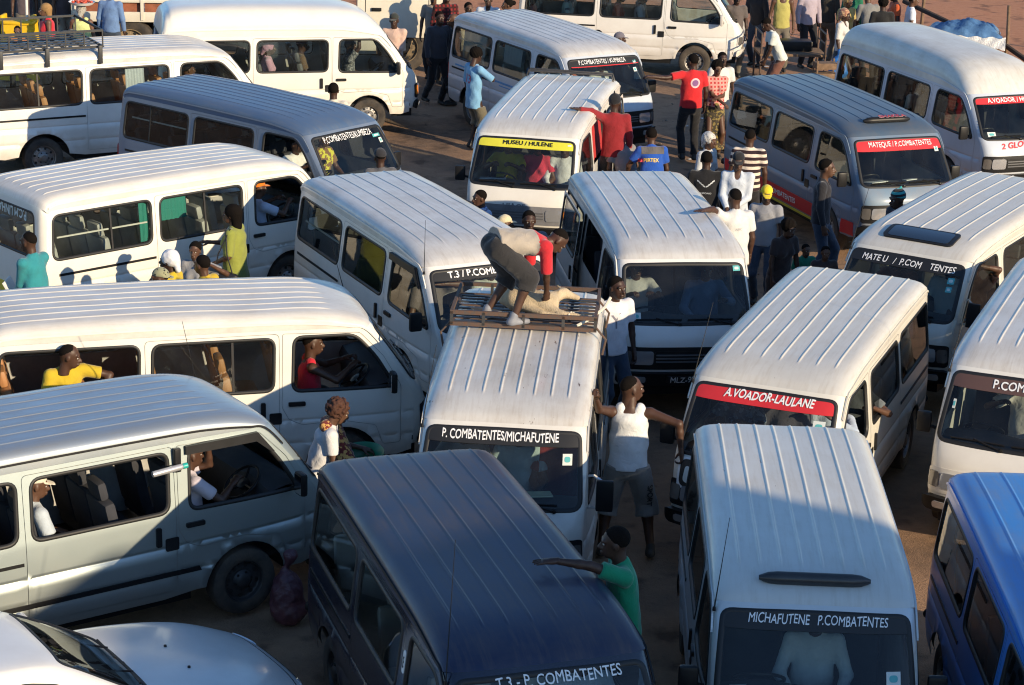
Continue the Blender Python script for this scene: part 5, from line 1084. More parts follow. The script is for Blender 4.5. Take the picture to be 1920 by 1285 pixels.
# yellow vendor's chest with a white pole, top left
YEL = mat('yellow_plastic', (.80, .50, .015), .45, noise=.12); e = empty('vendor_chest', (-9.72, 43.2, 0), R(-4), 'bright yellow vendor chest with a white pole at the top left corner', 'chest')
mb = MB(); w0, w1 = .30, .36
mb.raw([(-w1, -.25, 0), (w1, -.25, 0), (w1, .25, 0), (-w1, .25, 0), (-w0, -.2, 1.10), (w0, -.2, 1.10), (w0, .2, 1.10), (-w0, .2, 1.10)], [(0, 1, 5, 4), (1, 2, 6, 5), (2, 3, 7, 6), (3, 0, 4, 7), (4, 5, 6, 7)]).build('chest', YEL, e, smooth=False); MB().box((0, 0, 1.12), (.66, .46, .07), bev=.02).build('lid', YEL, e); MB().box((-.31, 0, 1.19), (.06, .3, .12), bev=.02).build('handle', YEL, e); MB().box((.27, 0, 1.19), (.06, .3, .12), bev=.02).build('handle', YEL, e); MB().tube([(.18, -.1, 1.1), (.18, -.1, 2.6)], .028, 10).build('pole', WHITEBAR, e)
# kiosk closing off the dim backdrop; its shade is put into the wall colour
e = empty('kiosk', (-8.9, 47.6, 0), R(3), 'shade-coloured kiosk front behind the people at the top left', 'kiosk'); KM = mat('kiosk_wall_shade', (.06, .058, .055), .8, noise=.3, nscale=4)
MB().box((0, .9, 1.3), (6.0, 1.8, 2.6), bev=.02).build('wall', KM, e); MB().box((2.2, -.06, .9), (.5, .1, 1.8), bev=.02).build('pillar', mat('grey_concrete', (.20, .20, .19), .9, noise=.3), e); MB().box((-.6, -.10, .95), (.9, .3, .08), bev=.01).build('counter', mat('pale_counter', (.42, .42, .40), .7), e); MB().box((.2, -.3, 1.0), (.28, .2, .38), bev=.06).build('blue_drum', mat('blue_drum_plastic', (.03, .12, .30), .5), e)
# posts and rails on the red earth, top right
for i, (x, y, h_) in enumerate(((8.05, 48.2, 1.9), (8.45, 48.9, 1.9), (9.0, 50.4, 2.0), (10.15, 46.7, 1.45), (11.6, 50.2, 1.8))):
    MB().tube([(0, 0, -.1), (.02, .01, h_*.5), (.05*math.sin(i*2.), .03, h_)], [.045, .04, .035], 7).build('wooden_post', WOOD, None, loc=(x, y, 0)); tag(bpy.context.scene.objects[-1] if False else COL.objects[-1], ['slim wooden post nearest the crowd on the red earth', 'leaning wooden post second from the crowd on the red earth', 'wooden post behind the blue tarpaulin bundle', 'short wooden post at the right end of the blue tarpaulin', 'lone wooden post far right on the red earth'][i], 'post', 'posts on the red earth')
for i, (a, b, lab) in enumerate((((8.3, 48.8, 1.15), (9.6, 46.9, .75), 'long dark pole sloping behind the blue tarpaulin bundle'), ((9.9, 47.0, .75), (10.9, 45.4, .18), 'dark pole end sticking out below the tarpaulin bundle'), ((11.0, 47.2, .7), (12.4, 45.6, .15), 'dark pole at the far right edge of the red earth'))):
    o = MB().tube([a, b], .055, 8).build('loose_pole', DKWOOD); tag(o, lab, 'pole', 'loose poles')
def tarp():
    e = empty('tarpaulin_bundle', (9.30, 46.95, 0), R(-8), 'market table heaped with goods under blue tarpaulin and clear plastic', 'stall'); n, m = 26, 18; V = []
    for j in range(m):
        for i in range(n):
            u, v = i/(n-1)*2-1, j/(m-1)*2-1; ed = max(abs(u), abs(v)); z = .86+.22*(1-ed**2.2)*(.75+.25*math.sin(u*3+1))+.05*math.sin(u*9+v*5)*math.cos(v*8-u*3)+.03*math.sin(u*17+v*13); z -= .10*max(0, ed-.85)/.15; V.append((u*.78, v*.60, z))
    add('blue_tarpaulin', me_of('blue_tarpaulin', (V, [(j*n+i, j*n+i+1, (j+1)*n+i+1, (j+1)*n+i) for j in range(m-1) for i in range(n-1)])), mat('blue_tarp', (.09, .20, .38), .35, noise=.35, bump=.8, bscale=12, coat=.3), e)
    MB().box((0, 0, .80), (1.5, 1.15, .04)).build('table_top', WOOD, e, smooth=False)
    for x in (-.7, .7):
        for y in (-.5, .5): MB().box((x, y, .39), (.05, .05, .78)).build('leg', WOOD, e, smooth=False)
    V = []
    for j in range(6):
        for i in range(n): u = i/(n-1)*2-1; V.append((u*.82, -.60-.02*j-.02*math.sin(i*1.7+j), .84-.045*j+.02*math.sin(i*1.3+j*2)))
    add('plastic_sheet', me_of('plastic_sheet', (V, [(j*n+i, j*n+i+1, (j+1)*n+i+1, (j+1)*n+i) for j in range(5) for i in range(n-1)])), mat('clear_plastic_sheet', (.62, .62, .60), .15, coat=1., bump=1., bscale=30), e)
tarp()
# vendor's metal-framed cart and stool
e = empty('vendor_cart', (5.45, 45.15, 0), R(4), 'metal framed vendor cart beside the nose of the white minibus at the top', 'cart')
MB().box((0, 0, .62), (1.35, .8, .05), bev=.01).build('deck', WOOD, e)
for x in (-.65, .65):
    for y in (-.38, .38): MB().tube([(x, y, 0), (x, y, 1.05)], .02, 8).build('post', RUSTST, e)
    MB().tube([(x, -.38, 1.05), (x, .38, 1.05)], .018, 8).build('rail', GREYST, e); MB().tube([(x, -.38, .85), (x, .38, .85)], .015, 8).build('rail', GREYST, e)
MB().box((.1, .1, .75), (.7, .4, .2), bev=.03).build('goods_box', BLACKP, e)
box_thing('wooden_crate', [('side', (0, 0, .10+.2*i), (.42, .30, .12), WOOD, .005) for i in range(4)]+[('post', (sx*.2, sy*.14, .40), (.03, .03, .82), WOOD, 0) for sx in (1, -1) for sy in (1, -1)], 'slatted wooden crate stack beside the high-roofed pale minibus', 'crate', (5.95, 43.35, 0), 8)
box_thing('low_bench', [('seat', (0, 0, .45), (.75, .28, .05), DKWOOD, .01), ('leg', (-.3, 0, .22), (.05, .24, .44), DKWOOD, 0), ('leg', (.3, 0, .22), (.05, .24, .44), DKWOOD, 0)], 'low dark bench in front of the stooping man in white', 'bench', (4.55, 42.6, 0), 5)
# ------------------------------------------------------------------ goat tied on the roof rack
def goat():
    e = empty('goat', vw('V18', (-.92, .10, 2.048))[1:], R(-12), 'pale goat lying tied on the steel roof rack', 'goat')
    f = Field((-.55, -.35, -.02), (.75, .35, .40), .013)
    f.cone((-.20, .02, .13), (.12, 0, .12), .125, .115, .05, (0, 1, 0), 1.1); f.cone((-.25, .02, .13), (-.33, .02, .12), .11, .07, .05); f.cone((-.30, .05, .20), (-.38, .06, .17), .03, .015, .02)
    f.cone((.12, .05, .14), (.24, .20, .18), .075, .05, .04); f.cone((.24, .20, .18), (.38, .24, .13), .052, .028, .03); f.ell((.24, .25, .20), (.02, .05, .012), .01); f.ell((.21, .14, .22), (.02, .05, .012), .01); f.cone((.22, .20, .22), (.14, .22, .27), .014, .005, .01)
    for a, b, c_ in (((.10, -.08, .10), (.30, -.14, .07), (.50, -.10, .045)), ((.08, -.02, .08), (.28, -.06, .05), (.48, -.05, .035)), ((-.18, -.08, .11), (.10, -.19, .07), (.42, -.17, .04)), ((-.16, -.02, .08), (.06, -.15, .05), (.40, -.12, .035))):
        f.cone(a, b, .050, .026, .03); f.cone(b, c_, .024, .016, .012); f.cone(c_, np.array(c_)+(.04, 0, -.005), .018, .016, .006)
    V, F = f.mesh(); add('body', mesh_np('body', relax(V, F), F), mat('goat_hair', (.55, .44, .29), .9, noise=.35, nscale=9, bump=.5, bscale=90), e)
    MB().tube([(.36, -.20, .05), (.38, -.10, .075), (.40, -.02, .05), (.38, -.1, .0), (.36, -.20, .05)], .010, 6).build('tie', mat('pale_strap', (.62, .58, .48), .8), e)
    o = MB().tube([(.48, -.30, .0), (.60, -.16, .05), (.70, .02, .12), (.74, .12, .2)], .016, 6).build('strap', MATS['pale_strap'], e)
goat()
# sacks, basins and bags lie with the people below
def sack(name, loc, r, col, label, cat, sx=1., ph=0.):
    f = Field((-.32, -.3, -.02), (.32, .3, .82), .014); f.ell((0, 0, .20*r), (.16*r*sx, .12*r, .22*r), .02); f.ell((.02, 0, .10*r), (.17*r*sx, .13*r, .12*r), .05); f.cone((0, 0, .33*r), (0, .01, .44*r), .06*r, .022*r, .05); f.cone((0, .01, .44*r), (.03, .02, .54*r), .02*r, .055*r, .02); f.wrinkle(.009, 30, ph); f.cut((0, 0, .0), (0, 0, -1)); V, F = f.mesh()
    o = add(name, mesh_np(name, relax(V, F), F), mat('sack_'+label[:6].strip(), col, .45, noise=.35, bump=.7, bscale=22), None, loc); tag(o, label, cat); return o
sack('plastic_sack', (-1.98, 18.72, -.02), 1.2, (.11, .042, .055), 'pink plastic sack standing between the silver and navy minibuses', 'sack', .8)
o = sack('carrier_bag', (6.28, 44.02, .33), 1.0, (.03, .16, .48), 'blue carrier bag beside the woman in the checked headscarf', 'bag', 1.1, 2.)
o = MB().lathe([(0, 0), (.045, 0), (.05, .03), (.05, .20), (.03, .25), (.02, .27), (.02, .30), (0, .30)], 14, 'z').build('yellow_bottle', mat('yellow_bottle_plastic', (.62, .48, .04), .4)); o.location = (-.52, 38.1, 0); tag(o, 'yellow plastic bottle standing by the wheel near the man in the blue jersey', 'bottle')
# pebbles and litter on the trodden ground
def litter():
    r = np.random.default_rng(9); V = []; F = []
    for _ in range(900):
        y = 24+r.random()**.8*26; x = (r.random()*2-1)*(.24*y); s_ = .012+.03*r.random()**3; k = len(V); q = r.normal(size=(6, 3))*.15; base = np.array([(1, 0, 0), (-1, 0, 0), (0, 1, 0), (0, -1, 0), (0, 0, .7), (0, 0, -.5)])+q
        z0 = .02*math.sin(x*1.3+y*.7)+.015*math.sin(x*.6-y*1.9)-.03
        V += [tuple(np.array((x, y, z0+.3*s_))+s_*p_) for p_ in base]; F += [(k+a, k+b_, k+c_) for a, b_, c_ in ((0, 2, 4), (2, 1, 4), (1, 3, 4), (3, 0, 4), (2, 0, 5), (1, 2, 5), (3, 1, 5), (0, 3, 5))]
    o_ = add('pebbles', mesh_np('pebbles', V, F, False), mat('pebble_stone', (.26, .20, .15), .9, noise=.5, nscale=2)); tag(o_, 'small stones strewn over the trodden ground', 'stones', kind='stuff')
    V = []; F = []
    for _ in range(70):
        y = 26+r.random()*22; x = (r.random()*2-1)*(.23*y); z0 = .02*math.sin(x*1.3+y*.7)+.015*math.sin(x*.6-y*1.9)-.02; k = len(V); a = r.random()*6; w_, h_ = .03+.06*r.random(), .02+.05*r.random()
        for dx, dy in ((-1, -1), (1, -1), (1, 1), (-1, 1)): V.append((x+dx*w_*math.cos(a)-dy*h_*math.sin(a), y+dx*w_*math.sin(a)+dy*h_*math.cos(a), z0+.012*r.random()))
        F.append((k, k+1, k+2, k+3))
    o_ = add('paper_litter', mesh_np('paper_litter', V, F, False), PAPER); tag(o_, 'scraps of paper trodden into the ground', 'litter', kind='stuff')
litter()

# ------------------------------------------------------------------ the people
WT = (.70, .69, .66); BK = (.02, .02, .023); JEAN = (.045, .065, .10); KH = (.16, .14, .11)
def badge(P, V, F, m, name, u=0., v=-.2, back=True, off=.0):
    """flat print laid on the back or chest of a shirt: snapped onto the shirt's own surface"""
    from mathutils.bvhtree import BVHTree
    me = P['top'].data; bv = BVHTree.FromPolygons([v_.co for v_ in me.vertices], [tuple(p.vertices) for p in me.polygons]); s_ = -1 if back else 1; out = []
    for q in V:
        y = -q[0] if False else (q[0]*(-1 if back else 1)); p = P['C7']+P['sp']*(v*P['f']+q[1])-P['Y1']*0+P['Y1']*(-(u+q[0])*(1 if back else -1)); o_ = Vector(p+P['fwd']*s_*.4); h_ = bv.ray_cast(o_, Vector(-P['fwd']*s_), .8); out.append(h_[0]+Vector(P['fwd'])*s_*(.004+off+(q[2] if len(q) > 2 else 0)) if h_[0] is not None else Vector(p+P['fwd']*s_*.13))
    add(name, mesh_np(name, out, F, False), m, P['root'])
def disc(r, n=24, k=4, squash=1.): V = [(0, 0)]+[(r*(j+1)/k*math.cos(2*math.pi*i/n), squash*r*(j+1)/k*math.sin(2*math.pi*i/n)) for j in range(k) for i in range(n)]; F = [(0, 1+i, 1+(i+1) % n) for i in range(n)]+[(1+j*n+i, 1+(j+1)*n+i, 1+(j+1)*n+(i+1) % n, 1+j*n+(i+1) % n) for j in range(k-1) for i in range(n)]; return np.array(V), F
def quad(w, h_, n=8): V = np.array([(w*(i/n-.5), h_*(j/n-.5)) for j in range(n+1) for i in range(n+1)]); return V, [(j*(n+1)+i, j*(n+1)+i+1, (j+1)*(n+1)+i+1, (j+1)*(n+1)+i) for j in range(n) for i in range(n)]
P = person('man in red T-shirt with round back print pointing left over the road', (2.94, 37.88), 100, 1.80, shirt=(.62, .025, .03), bottom=BK, hL=('w', 2.16, 37.6, 1.47), look=(35, 0), hs=('relaxed', 'relaxed'), poleL=(-.3, 0, -1), skin=2, build=1.08)
V, F = disc(.085); badge(P, V, F, mat('pale_print', (.60, .45, .48), .8), 'round_print', .03, -.17); V, F = disc(.055); badge(P, V, F, mat('dark_print', (.22, .10, .25), .8), 'round_print', .03, -.17, True, .003)
person('young man in white T-shirt behind the woman in the red checked shirt', (3.50, 38.70), -75, 1.71, shirt=WT, bottom=JEAN, skin=2)
person('woman in red checked shirt holding a bundle, left of the steel blue minibus', (3.37, 38.10), -80, 1.66, shirt=(.50, .05, .05), pat=('check', (.62, .30, .26), 16.), bottom=(.06, .05, .035), bpat=('print', (.22, .17, .06), 22.), kind='skirt', gear='afro', fem=True, skin=1, hL=(.26, -.04, 1.10), hR=(.28, .06, 1.02))
w = vw('V6', (.12, 1.02, 0)); hh = vw('V6', (.62, .52, 2.0)); P = person('man in dark red jacket and black hat, arm over the yellow-strip minibus roof', w[1:3], 95, 1.74, z=.36, shirt=(.26, .02, .025), sleeve='long', bottom=(.03, .03, .035), gear='beanie', gearcol=(.015, .015, .018), hL=hh, hs=('flat', 'relaxed'), poleL=(-.4, .2, .6), skin=2, look=(-20, 0), hem=-.10)
person('man in grey T-shirt with a dark strap stooping beside the red jacketed man', (1.66, 32.55), 120, 1.66, shirt=(.24, .23, .23), bottom=BK, lean=28, hL=(.38, .10, .95), hR=(.35, -.15, .90), skin=1)
P = person('man in blue sports shirt with PIRTEX across the back', (1.99, 32.2), 100, 1.72, shirt=(.02, .09, .42), bottom=BK, lean=14, gear='short', hL=(.30, .30, .95), poleL=(-.4, .7, 0), skin=0)
V, F = fit_text('PIRTEX', .22, .055, .03); badge(P, V, F, mat('yellow_print', (.75, .55, .12), .7), 'back_print', -.03, -.20); V, F = quad(.06, .05); V[:, 0] -= .15; badge(P, V, F, mat('red_print', (.5, .03, .05), .7), 'back_print', -.03, -.20); V, F = quad(.34, .11); badge(P, V, F, cloth((.13, .12, .12)), 'shoulder_panel', 0, -.055)
person('woman in patterned white headscarf and pale blouse', (2.80, 32.50), -40, 1.62, shirt=(.55, .57, .58), bottom=(.05, .05, .06), kind='skirt', gear='scarf', gearcol=cloth((.62, .60, .55), 'spots', (.16, .14, .15), 45.), fem=True, skin=1, sleeve='half')
P = person('man in black T-shirt with pale wing emblem on the back', (2.65, 30.75), 88, 1.73, shirt=(.014, .014, .016), bottom=BK, skin=2, build=1.1, sleeve='half')
mP = mat('silver_print', (.45, .48, .50), .6)
for i in range(4):
    for sg in (1, -1): V, F = quad(.035, .020+.0*i); V = V+np.array((sg*(.022+.028*i), -.015+.014*i)); V[:, 1] += np.abs(V[:, 0])*.45; badge(P, V, F, mP, 'wing_print', 0, -.18-.004*i)
V, F = fit_text('EMPORIO', .17, .022, .02); badge(P, V, F, mP, 'back_print', 0, -.285)
person('man in brown and cream striped polo seen from behind', (3.38, 32.12), 80, 1.77, shirt=(.035, .018, .022), pat=('stripe', (.68, .58, .47), 11.), bottom=BK, skin=0, build=1.08, gear='shaved')
person('man in open white and pale blue shirt and black cap facing the camera', (3.09, 30.68), -100, 1.75, shirt=(.60, .66, .74), sleeve='long', bottom=(.10, .12, .17), gear='cap', gearcol=BK, neck='v', skin=1, hL=(.24, .02, 1.06), hR=(.26, -.10, 1.02), look=(10, 10))
person('youth in bright yellow cap and grey shirt with dark sleeves', (3.36, 29.30), -105, 1.62, shirt=(.30, .31, .34), bottom=JEAN, gear='cap', gearcol=(.78, .60, .03), skin=2, look=(15, 12), sleeve='short')
hh = vw('V12', (.35, .50, 2.03)); P = person('man in white T-shirt leaning his arm on a minibus roof', (2.72, 26.78), 108, 1.76, z=.40, shirt=WT, bottom=JEAN, hL=hh, hs=('flat', 'relaxed'), poleL=(-.2, .3, .6), lean=6, skin=0, gear='shaved', hem=-.12); V, F = fit_text('ABC', .09, .03, .0); badge(P, V, F, mat('faint_print', (.45, .44, .44), .8), 'faint_print', 0, -.2)
person('man in black and grey waistcoat and jeans walking right beside the steel blue minibus', (4.23, 30.24), -10, 1.79, shirt=(.025, .025, .03), sleeve='long', bottom=JEAN, skin=1, feet=[(.16, .09, .085), (-.16, -.09, .10)], neck='v')
person('woman with dark curls crouching in the shade between the minibuses', (3.42, 27.95), -60, 1.55, shirt=(.04, .03, .03), bottom=(.05, .04, .04), kind='skirt', gear='afro', fem=True, skin=2, lean=12)
person('small child in green top in the shade beside the crouching woman', (3.78, 28.25), -70, 1.12, shirt=(.02, .22, .13), bottom=BK, gear='short', skin=1)
person('small child with bare head in the shade nearest the sunroof minibus', (3.98, 27.80), -85, 1.22, shirt=(.06, .05, .05), bottom=BK, gear='short', skin=1)
person('man in striped knit hat standing before the steel blue minibus', (5.14, 28.90), -150, 1.73, shirt=(.05, .05, .06), bottom=BK, gear='beanie', gearcol=cloth((.02, .02, .025), 'stripe', (.05, .32, .32), 17.), skin=2, lean=8)
person('boy in pale blue patterned shirt by the headlight of the yellow-strip minibus', (-.41, 29.03), -155, 1.52, shirt=(.36, .48, .68), pat=('print', (.06, .10, .25), 16.), bottom=JEAN, gear='short', skin=0, lean=5)
person('person in cream cap just behind the white T.3 minibus roof', (-.16, 27.62), 20, 1.53, shirt=(.40, .38, .36), bottom=BK, gear='cap', gearcol=(.68, .60, .40), skin=1)
person('man with dark cropped hair behind the bending man, facing the camera', (.16, 27.10), -80, 1.74, shirt=(.16, .18, .22), bottom=BK, skin=2, gear='short')
# the man bending over the goat on the rack
fa, fb = vw('V18', (-.98, -.22, 2.165)), vw('V18', (-.80, .10, 2.165))
P = person('man in beige and red shirt and dark shorts bending over the goat on the rack', (-.10, 21.50), 24, 1.70, z=2.048, shirt=(.40, .35, .29), sleeve='half', bottom=(.03, .029, .03), kind='threequarter', shoes=SOLE, pelvis=(-.10, .0, .84), lean=96, hL=(.42, .20, .20), hR=(.46, -.04, .18), poleL=(-.2, .3, .3), poleR=(-.2, -.5, .3), hs=('grip', 'grip'), feet=[(-.10, .16, .085), (.06, -.14, .085)], build=1.12, skin=0, look=(-10, 10), hem=-.02, res=.013, group='people on the roof rack', gear='shaved', neck='crew')
V, F = quad(.16, .34, 10); 
P['top'].data.materials.append(cloth((.58, .025, .035)))
for p in P['top'].data.polygons:
    d = (np.array(p.center)-P['Pc'])@P['sp']
    if d > .40*P['f'] and (np.array(p.center)-P['C7'])@P['Y1'] < .30: p.material_index = 1
P = person('man in white print T-shirt standing between two minibuses below the rack', (1.13, 24.08), -62, 1.79, shirt=(.74, .73, .76), bottom=JEAN, skin=2, look=(15, 0), gear='short'); V, F = fit_text('Y', .12, .16, .0); badge(P, V, F, mat('grey_print', (.20, .20, .24), .8), 'chest_print', -.03, -.20, False)
# the man in the white vest
P = person('man in white vest and grey shorts bracing between two minibuses', (1.16, 20.42), 88, 1.83, shirt=(.74, .76, .76), sleeve='vest', bottom=(.25, .235, .21), kind='threequarter', gear='shaved', skin=0, hL=('w', .80, 19.98, 1.80), poleL=(-.5, .6, -.6), hs=('fist', 'grip'), hR=('w', 1.66, 20.30, 1.17), poleR=(-.2, -.6, .3), look=(-62, 0), feet=[(.02, .22, .085), (.05, -.26, .085)], res=.0115, hem=-.06, build=1.03)
V, F = fit_text('SPORT', .24, .055, .03); V = np.stack([V[:, 1]*1., -V[:, 0], V[:, 2]], 1)
from mathutils.bvhtree import BVHTree
tq = [c for c in P['root'].children if c.name.startswith('shorts')][0].data; bv = BVHTree.FromPolygons([v_.co for v_ in tq.vertices], [tuple(p.vertices) for p in tq.polygons]); o3 = []
for q in V: p = P['KR']+np.array((-.5, -.03-q[0], .12+q[1])); h_ = bv.ray_cast(Vector(p), Vector((1, 0, 0)), 1.); o3.append(h_[0]+Vector((-.005-q[2], 0, 0)) if h_[0] is not None else Vector(P['KR'])+Vector((-.1, -.03-q[0], .12+q[1])))
add('shorts_print', mesh_np('shorts_print', o3, F, False), BLACKINK, P['root'])
hh = ('w', .34, 15.48, 2.06); P = person('man in green polo shirt with his arm on the navy minibus roof', (.93, 15.72), 186, 1.76, z=.46, shirt=(.01, .24, .12), bottom=BK, hL=hh, poleL=(0, .2, 1), hs=('flat', 'relaxed'), look=(-8, 0), skin=2, lean=6, res=.013, arm_dir=((.95, .1, .0), None))
P = person('woman with reddish curls in white blouse and patterned wrap holding a green basin', (-1.84, 20.11), 10, 1.64, shirt=(.70, .70, .70), bottom=(.09, .045, .03), bpat=('print', (.40, .20, .06), 18.), kind='skirt', gear='curly', fem=True, skin=1, lean=16, look=(10, 15), hL=(.46, .22, 1.06), hR=(.34, -.12, .95), build=1.08, res=.0135)
sc = cloth((.16, .03, .025), 'print', (.55, .32, .10), 26.)
f = Field((-.35, -.4, .7), (.45, .4, 1.55), .013); c7 = P['C7']; f.cone(c7+P['Y1']*.10, P['Pc']+np.array((.22, -.10, .10)), .075, .14, .04, (1, 0, 0), 1.2); f.cone(c7+P['Y1']*.10, c7-P['Y1']*.06-P['fwd']*.06, .065, .06, .03); f.wrinkle(.006, 32, 1.); V, F = f.mesh(); add('wrap', mesh_np('wrap', relax(V, F), F), sc, P['root'])
bas = MB().lathe([(0, 0), (.16, 0), (.17, .02), (.225, .13), (.24, .135), (.235, .145), (.22, .135), (.16, .03), (0, .02)], 32, 'z').build('basin', mat('green_plastic', (.015, .20, .10), .4, noise=.2)); bas.location = (-1.42, 20.28, .92); bas.rotation_euler = (R(8), R(-6), 0); tag(bas, 'round green plastic basin carried by the curly haired woman', 'basin')
P = person('man in teal shirt holding a newspaper at the left edge', (-5.61, 25.32), 150, 1.75, shirt=(.035, .26, .29), sleeve='long', bottom=BK, skin=0, gear='shaved', hL=(.30, .02, 1.0), hR=(.34, -.18, .98), hs=('grip', 'grip'), lean=6)
np_ = MB().box((0, 0, 0), (.02, .30, .36), (0, -.5, .3)).build('newspaper', PAPER); np_.location = (-5.92, 25.46, 1.0); np_.rotation_euler = (0, 0, R(-20)); tag(np_, 'white newspaper in the hands of the man in teal', 'newspaper')
person('woman in white headscarf and yellow shirt beside the cream minibus', (-3.97, 25.02), 165, 1.66, shirt=(.60, .44, .03), bottom=(.05, .05, .06), kind='skirt', gear='scarf', gearcol=(.74, .74, .76), fem=True, skin=2)
person('person in spotted khaki cap in front of the white headscarf', (-3.98, 24.42), 178, 1.62, shirt=(.55, .62, .66), bottom=JEAN, gear='capback', gearcol=cloth((.33, .33, .20), 'spots', (.02, .02, .02), 26.), skin=1)
person('girl in grey top with pink cloth facing the camera by the cream minibus', (-3.83, 26.00), -100, 1.52, shirt=(.30, .30, .31), bottom=BK, fem=True, gear='bun', skin=1, hL=(.12, .26, 1.28), poleL=(0, 1, -.3))
person('person in plain yellow shirt with dark hair seen from behind', (-3.59, 25.02), 150, 1.62, shirt=(.56, .38, .03), bottom=JEAN, gear='short', skin=1, hL=(.30, .12, 1.02), hs=('grip', 'relaxed'))
P = person('woman in lime green dress with a black handbag beside the cream minibus', (-3.50, 27.05), 168, 1.71, shirt=(.27, .30, .06), sleeve='half', bottom=(.18, .22, .06), kind='dress', gear='long', fem=True, skin=1, build=1.18, hL=(.20, .16, 1.02), hR=(.38, -.12, 1.20), hem=-.10)
V, F = disc(.12, 24, 5, .8); badge(P, V, F, cloth((.60, .60, .52), 'print', (.10, .10, .10), 60.), 'lace_collar', 0, -.06, False)
bg_ = empty('handbag', (-3.60, 26.74, .74), R(168), 'black handbag on the hip of the woman in lime green', 'handbag'); f = Field((-.2, -.12, 0), (.2, .12, .28), .012); f.ell((0, 0, .12), (.16, .065, .12), .02); f.cone((-.14, 0, .16), (.14, 0, .16), .05, .05, .03); V, F = f.mesh(); add('bag', mesh_np('bag', relax(V, F), F), mat('black_leather', (.015, .015, .017), .45, bump=.3), bg_)
bpy.context.view_layer.update(); sh_ = bg_.matrix_world.inverted() @ toworld(P, P['SL']+np.array((.02, -.04, .075)))
for x_, off in ((-.12, .13), (.12, -.12)): MB().tube([(x_, 0, .18), (x_*.8+off*.3, sh_.y*.5+.13, .45), (sh_.x+off*.25, sh_.y+.06, sh_.z)], .009, 6).build('strap', mat('black_leather', (.015, .015, .017), .45), bg_)
person('man in white shirt stretching an arm left behind the blue grey minibus', (-2.93, 34.77), 85, 1.74, shirt=(.66, .62, .52), bottom=BK, hL=('w', -3.55, 34.75, 1.36), hs=('relaxed', 'relaxed'), poleL=(0, 0, -1), skin=2, gear='short', look=(10, 0))
person('man in pink shirt and dark cap standing beside the truck wheel', (-2.36, 41.45), -95, 1.75, shirt=(.62, .44, .36), bottom=(.32, .32, .34), gear='cap', gearcol=(.035, .04, .035), sleeve='long', skin=2, hL=(.24, -.02, 1.1), hR=(.24, -.05, 1.05))
person('tall man in dark red checked shirt before the truck cab', (-1.50, 43.95), -70, 1.84, shirt=(.22, .02, .02), pat=('check', (.04, .01, .01), 13.), bottom=(.03, .025, .022), sleeve='long', skin=2)
person('man in dark clothes with a pale shirt front stepping left past the truck wheel', (-1.55, 41.86), -60, 1.75, shirt=(.05, .05, .06), bottom=BK, sleeve='long', skin=2, feet=[(-.05, .10, .085), (-.30, -.12, .12)])
person('bald man in black beside the rear corner of the blue-striped minibus', (-1.25, 41.95), 200, 1.70, shirt=BK, bottom=BK, sleeve='long', skin=1, gear=None)
P = person('man in pale blue jersey numbered 13 and olive shorts at a minibus window', (-.79, 38.25), 35, 1.72, shirt=(.20, .42, .64), bottom=(.15, .135, .095), kind='threequarter', skin=2, gear='afro', sleeve='half', look=(10, 15), hR=(.32, -.06, 1.25), poleR=(0, -1, -.4), hem=-.22); V, F = fit_text('13', .13, .15, .02); badge(P, V, F, mat('red_number', (.42, .12, .18), .8), 'back_number', .0, -.22)
person('man in dark cap at the nose of the blue grey minibus', (-1.90, 30.45), 110, 1.69, shirt=(.10, .10, .11), bottom=BK, gear='cap', gearcol=(.03, .03, .034), skin=2)
TL = 'people at the top left'
person('woman in sleeveless red top with blonde hair, top left', (-8.89, 41.83), 200, 1.68, shirt=(.60, .03, .05), sleeve='vest', bottom=(.30, .20, .12), fem=True, gear='long', gearcol=mat('blonde_hair', (.38, .22, .08), .8, noise=.4, bump=.5, bscale=120), skin=3, build=1.2, group=TL)
P = person('woman in pale yellow vest seen from behind carrying a tray on her head', (-8.27, 41.94), 95, 1.66, shirt=(.62, .68, .28), sleeve='vest', bottom=(.36, .16, .18), fem=True, gear='scarf', gearcol=cloth((.40, .38, .33), 'spots', (.12, .11, .10), 40.), skin=3, build=1.15, kind='shorts', group=TL)
tr = MB().lathe([(0, 0), (.20, 0), (.24, .04), (.25, .04), (.20, -.012), (0, -.012)], 28, 'z').build('tray', mat('white_enamel', (.75, .74, .72), .35)); tr.location = (-8.25, 41.94, 1.71); tag(tr, 'white tray of red goods carried on a head, top left', 'tray')
for i in range(14): a = i*2.4; r_ = .03+.012*i; q = MB().lathe([(0, -.03), (.025, -.02), (.035, 0), (.025, .02), (0, .03)], 8, 'z', (r_*math.cos(a), r_*math.sin(a), .04)).build('fruit', mat('red_fruit', (.50, .07, .03), .5), tr)
person('child in orange with striped headband in front of the yellow chest', (-9.37, 41.45), -85, 1.32, shirt=(.60, .22, .06), bottom=BK, gear='short', skin=3, group=TL)
person('person in blue shirt beyond the woman in the pale yellow vest', (-8.02, 43.6), 80, 1.75, shirt=(.14, .24, .45), sleeve='long', bottom=JEAN, skin=2, group=TL)
for i, (x, y, c_, lab) in enumerate(((-10.1, 45.4, KH, 'person in khaki trousers behind the yellow chest, leftmost'), (-9.3, 45.3, (.36, .31, .24), 'person in pale trousers behind the woman in red'), (-8.75, 44.6, (.40, .36, .28), 'person in cream trousers just right of the white pole'))): person(lab, (x, y), -80+40*i, 1.72, shirt=(.10, .08, .09), bottom=c_, skin=i % 3, group=TL, res=.02)
TM = 'people behind the blue-striped minibus'
person('man in white and pale blue polo behind the blue-striped minibus', (-.67, 44.45), -95, 1.70, shirt=(.60, .66, .74), bottom=JEAN, skin=2, group=TM, gear='shaved', neck='v')
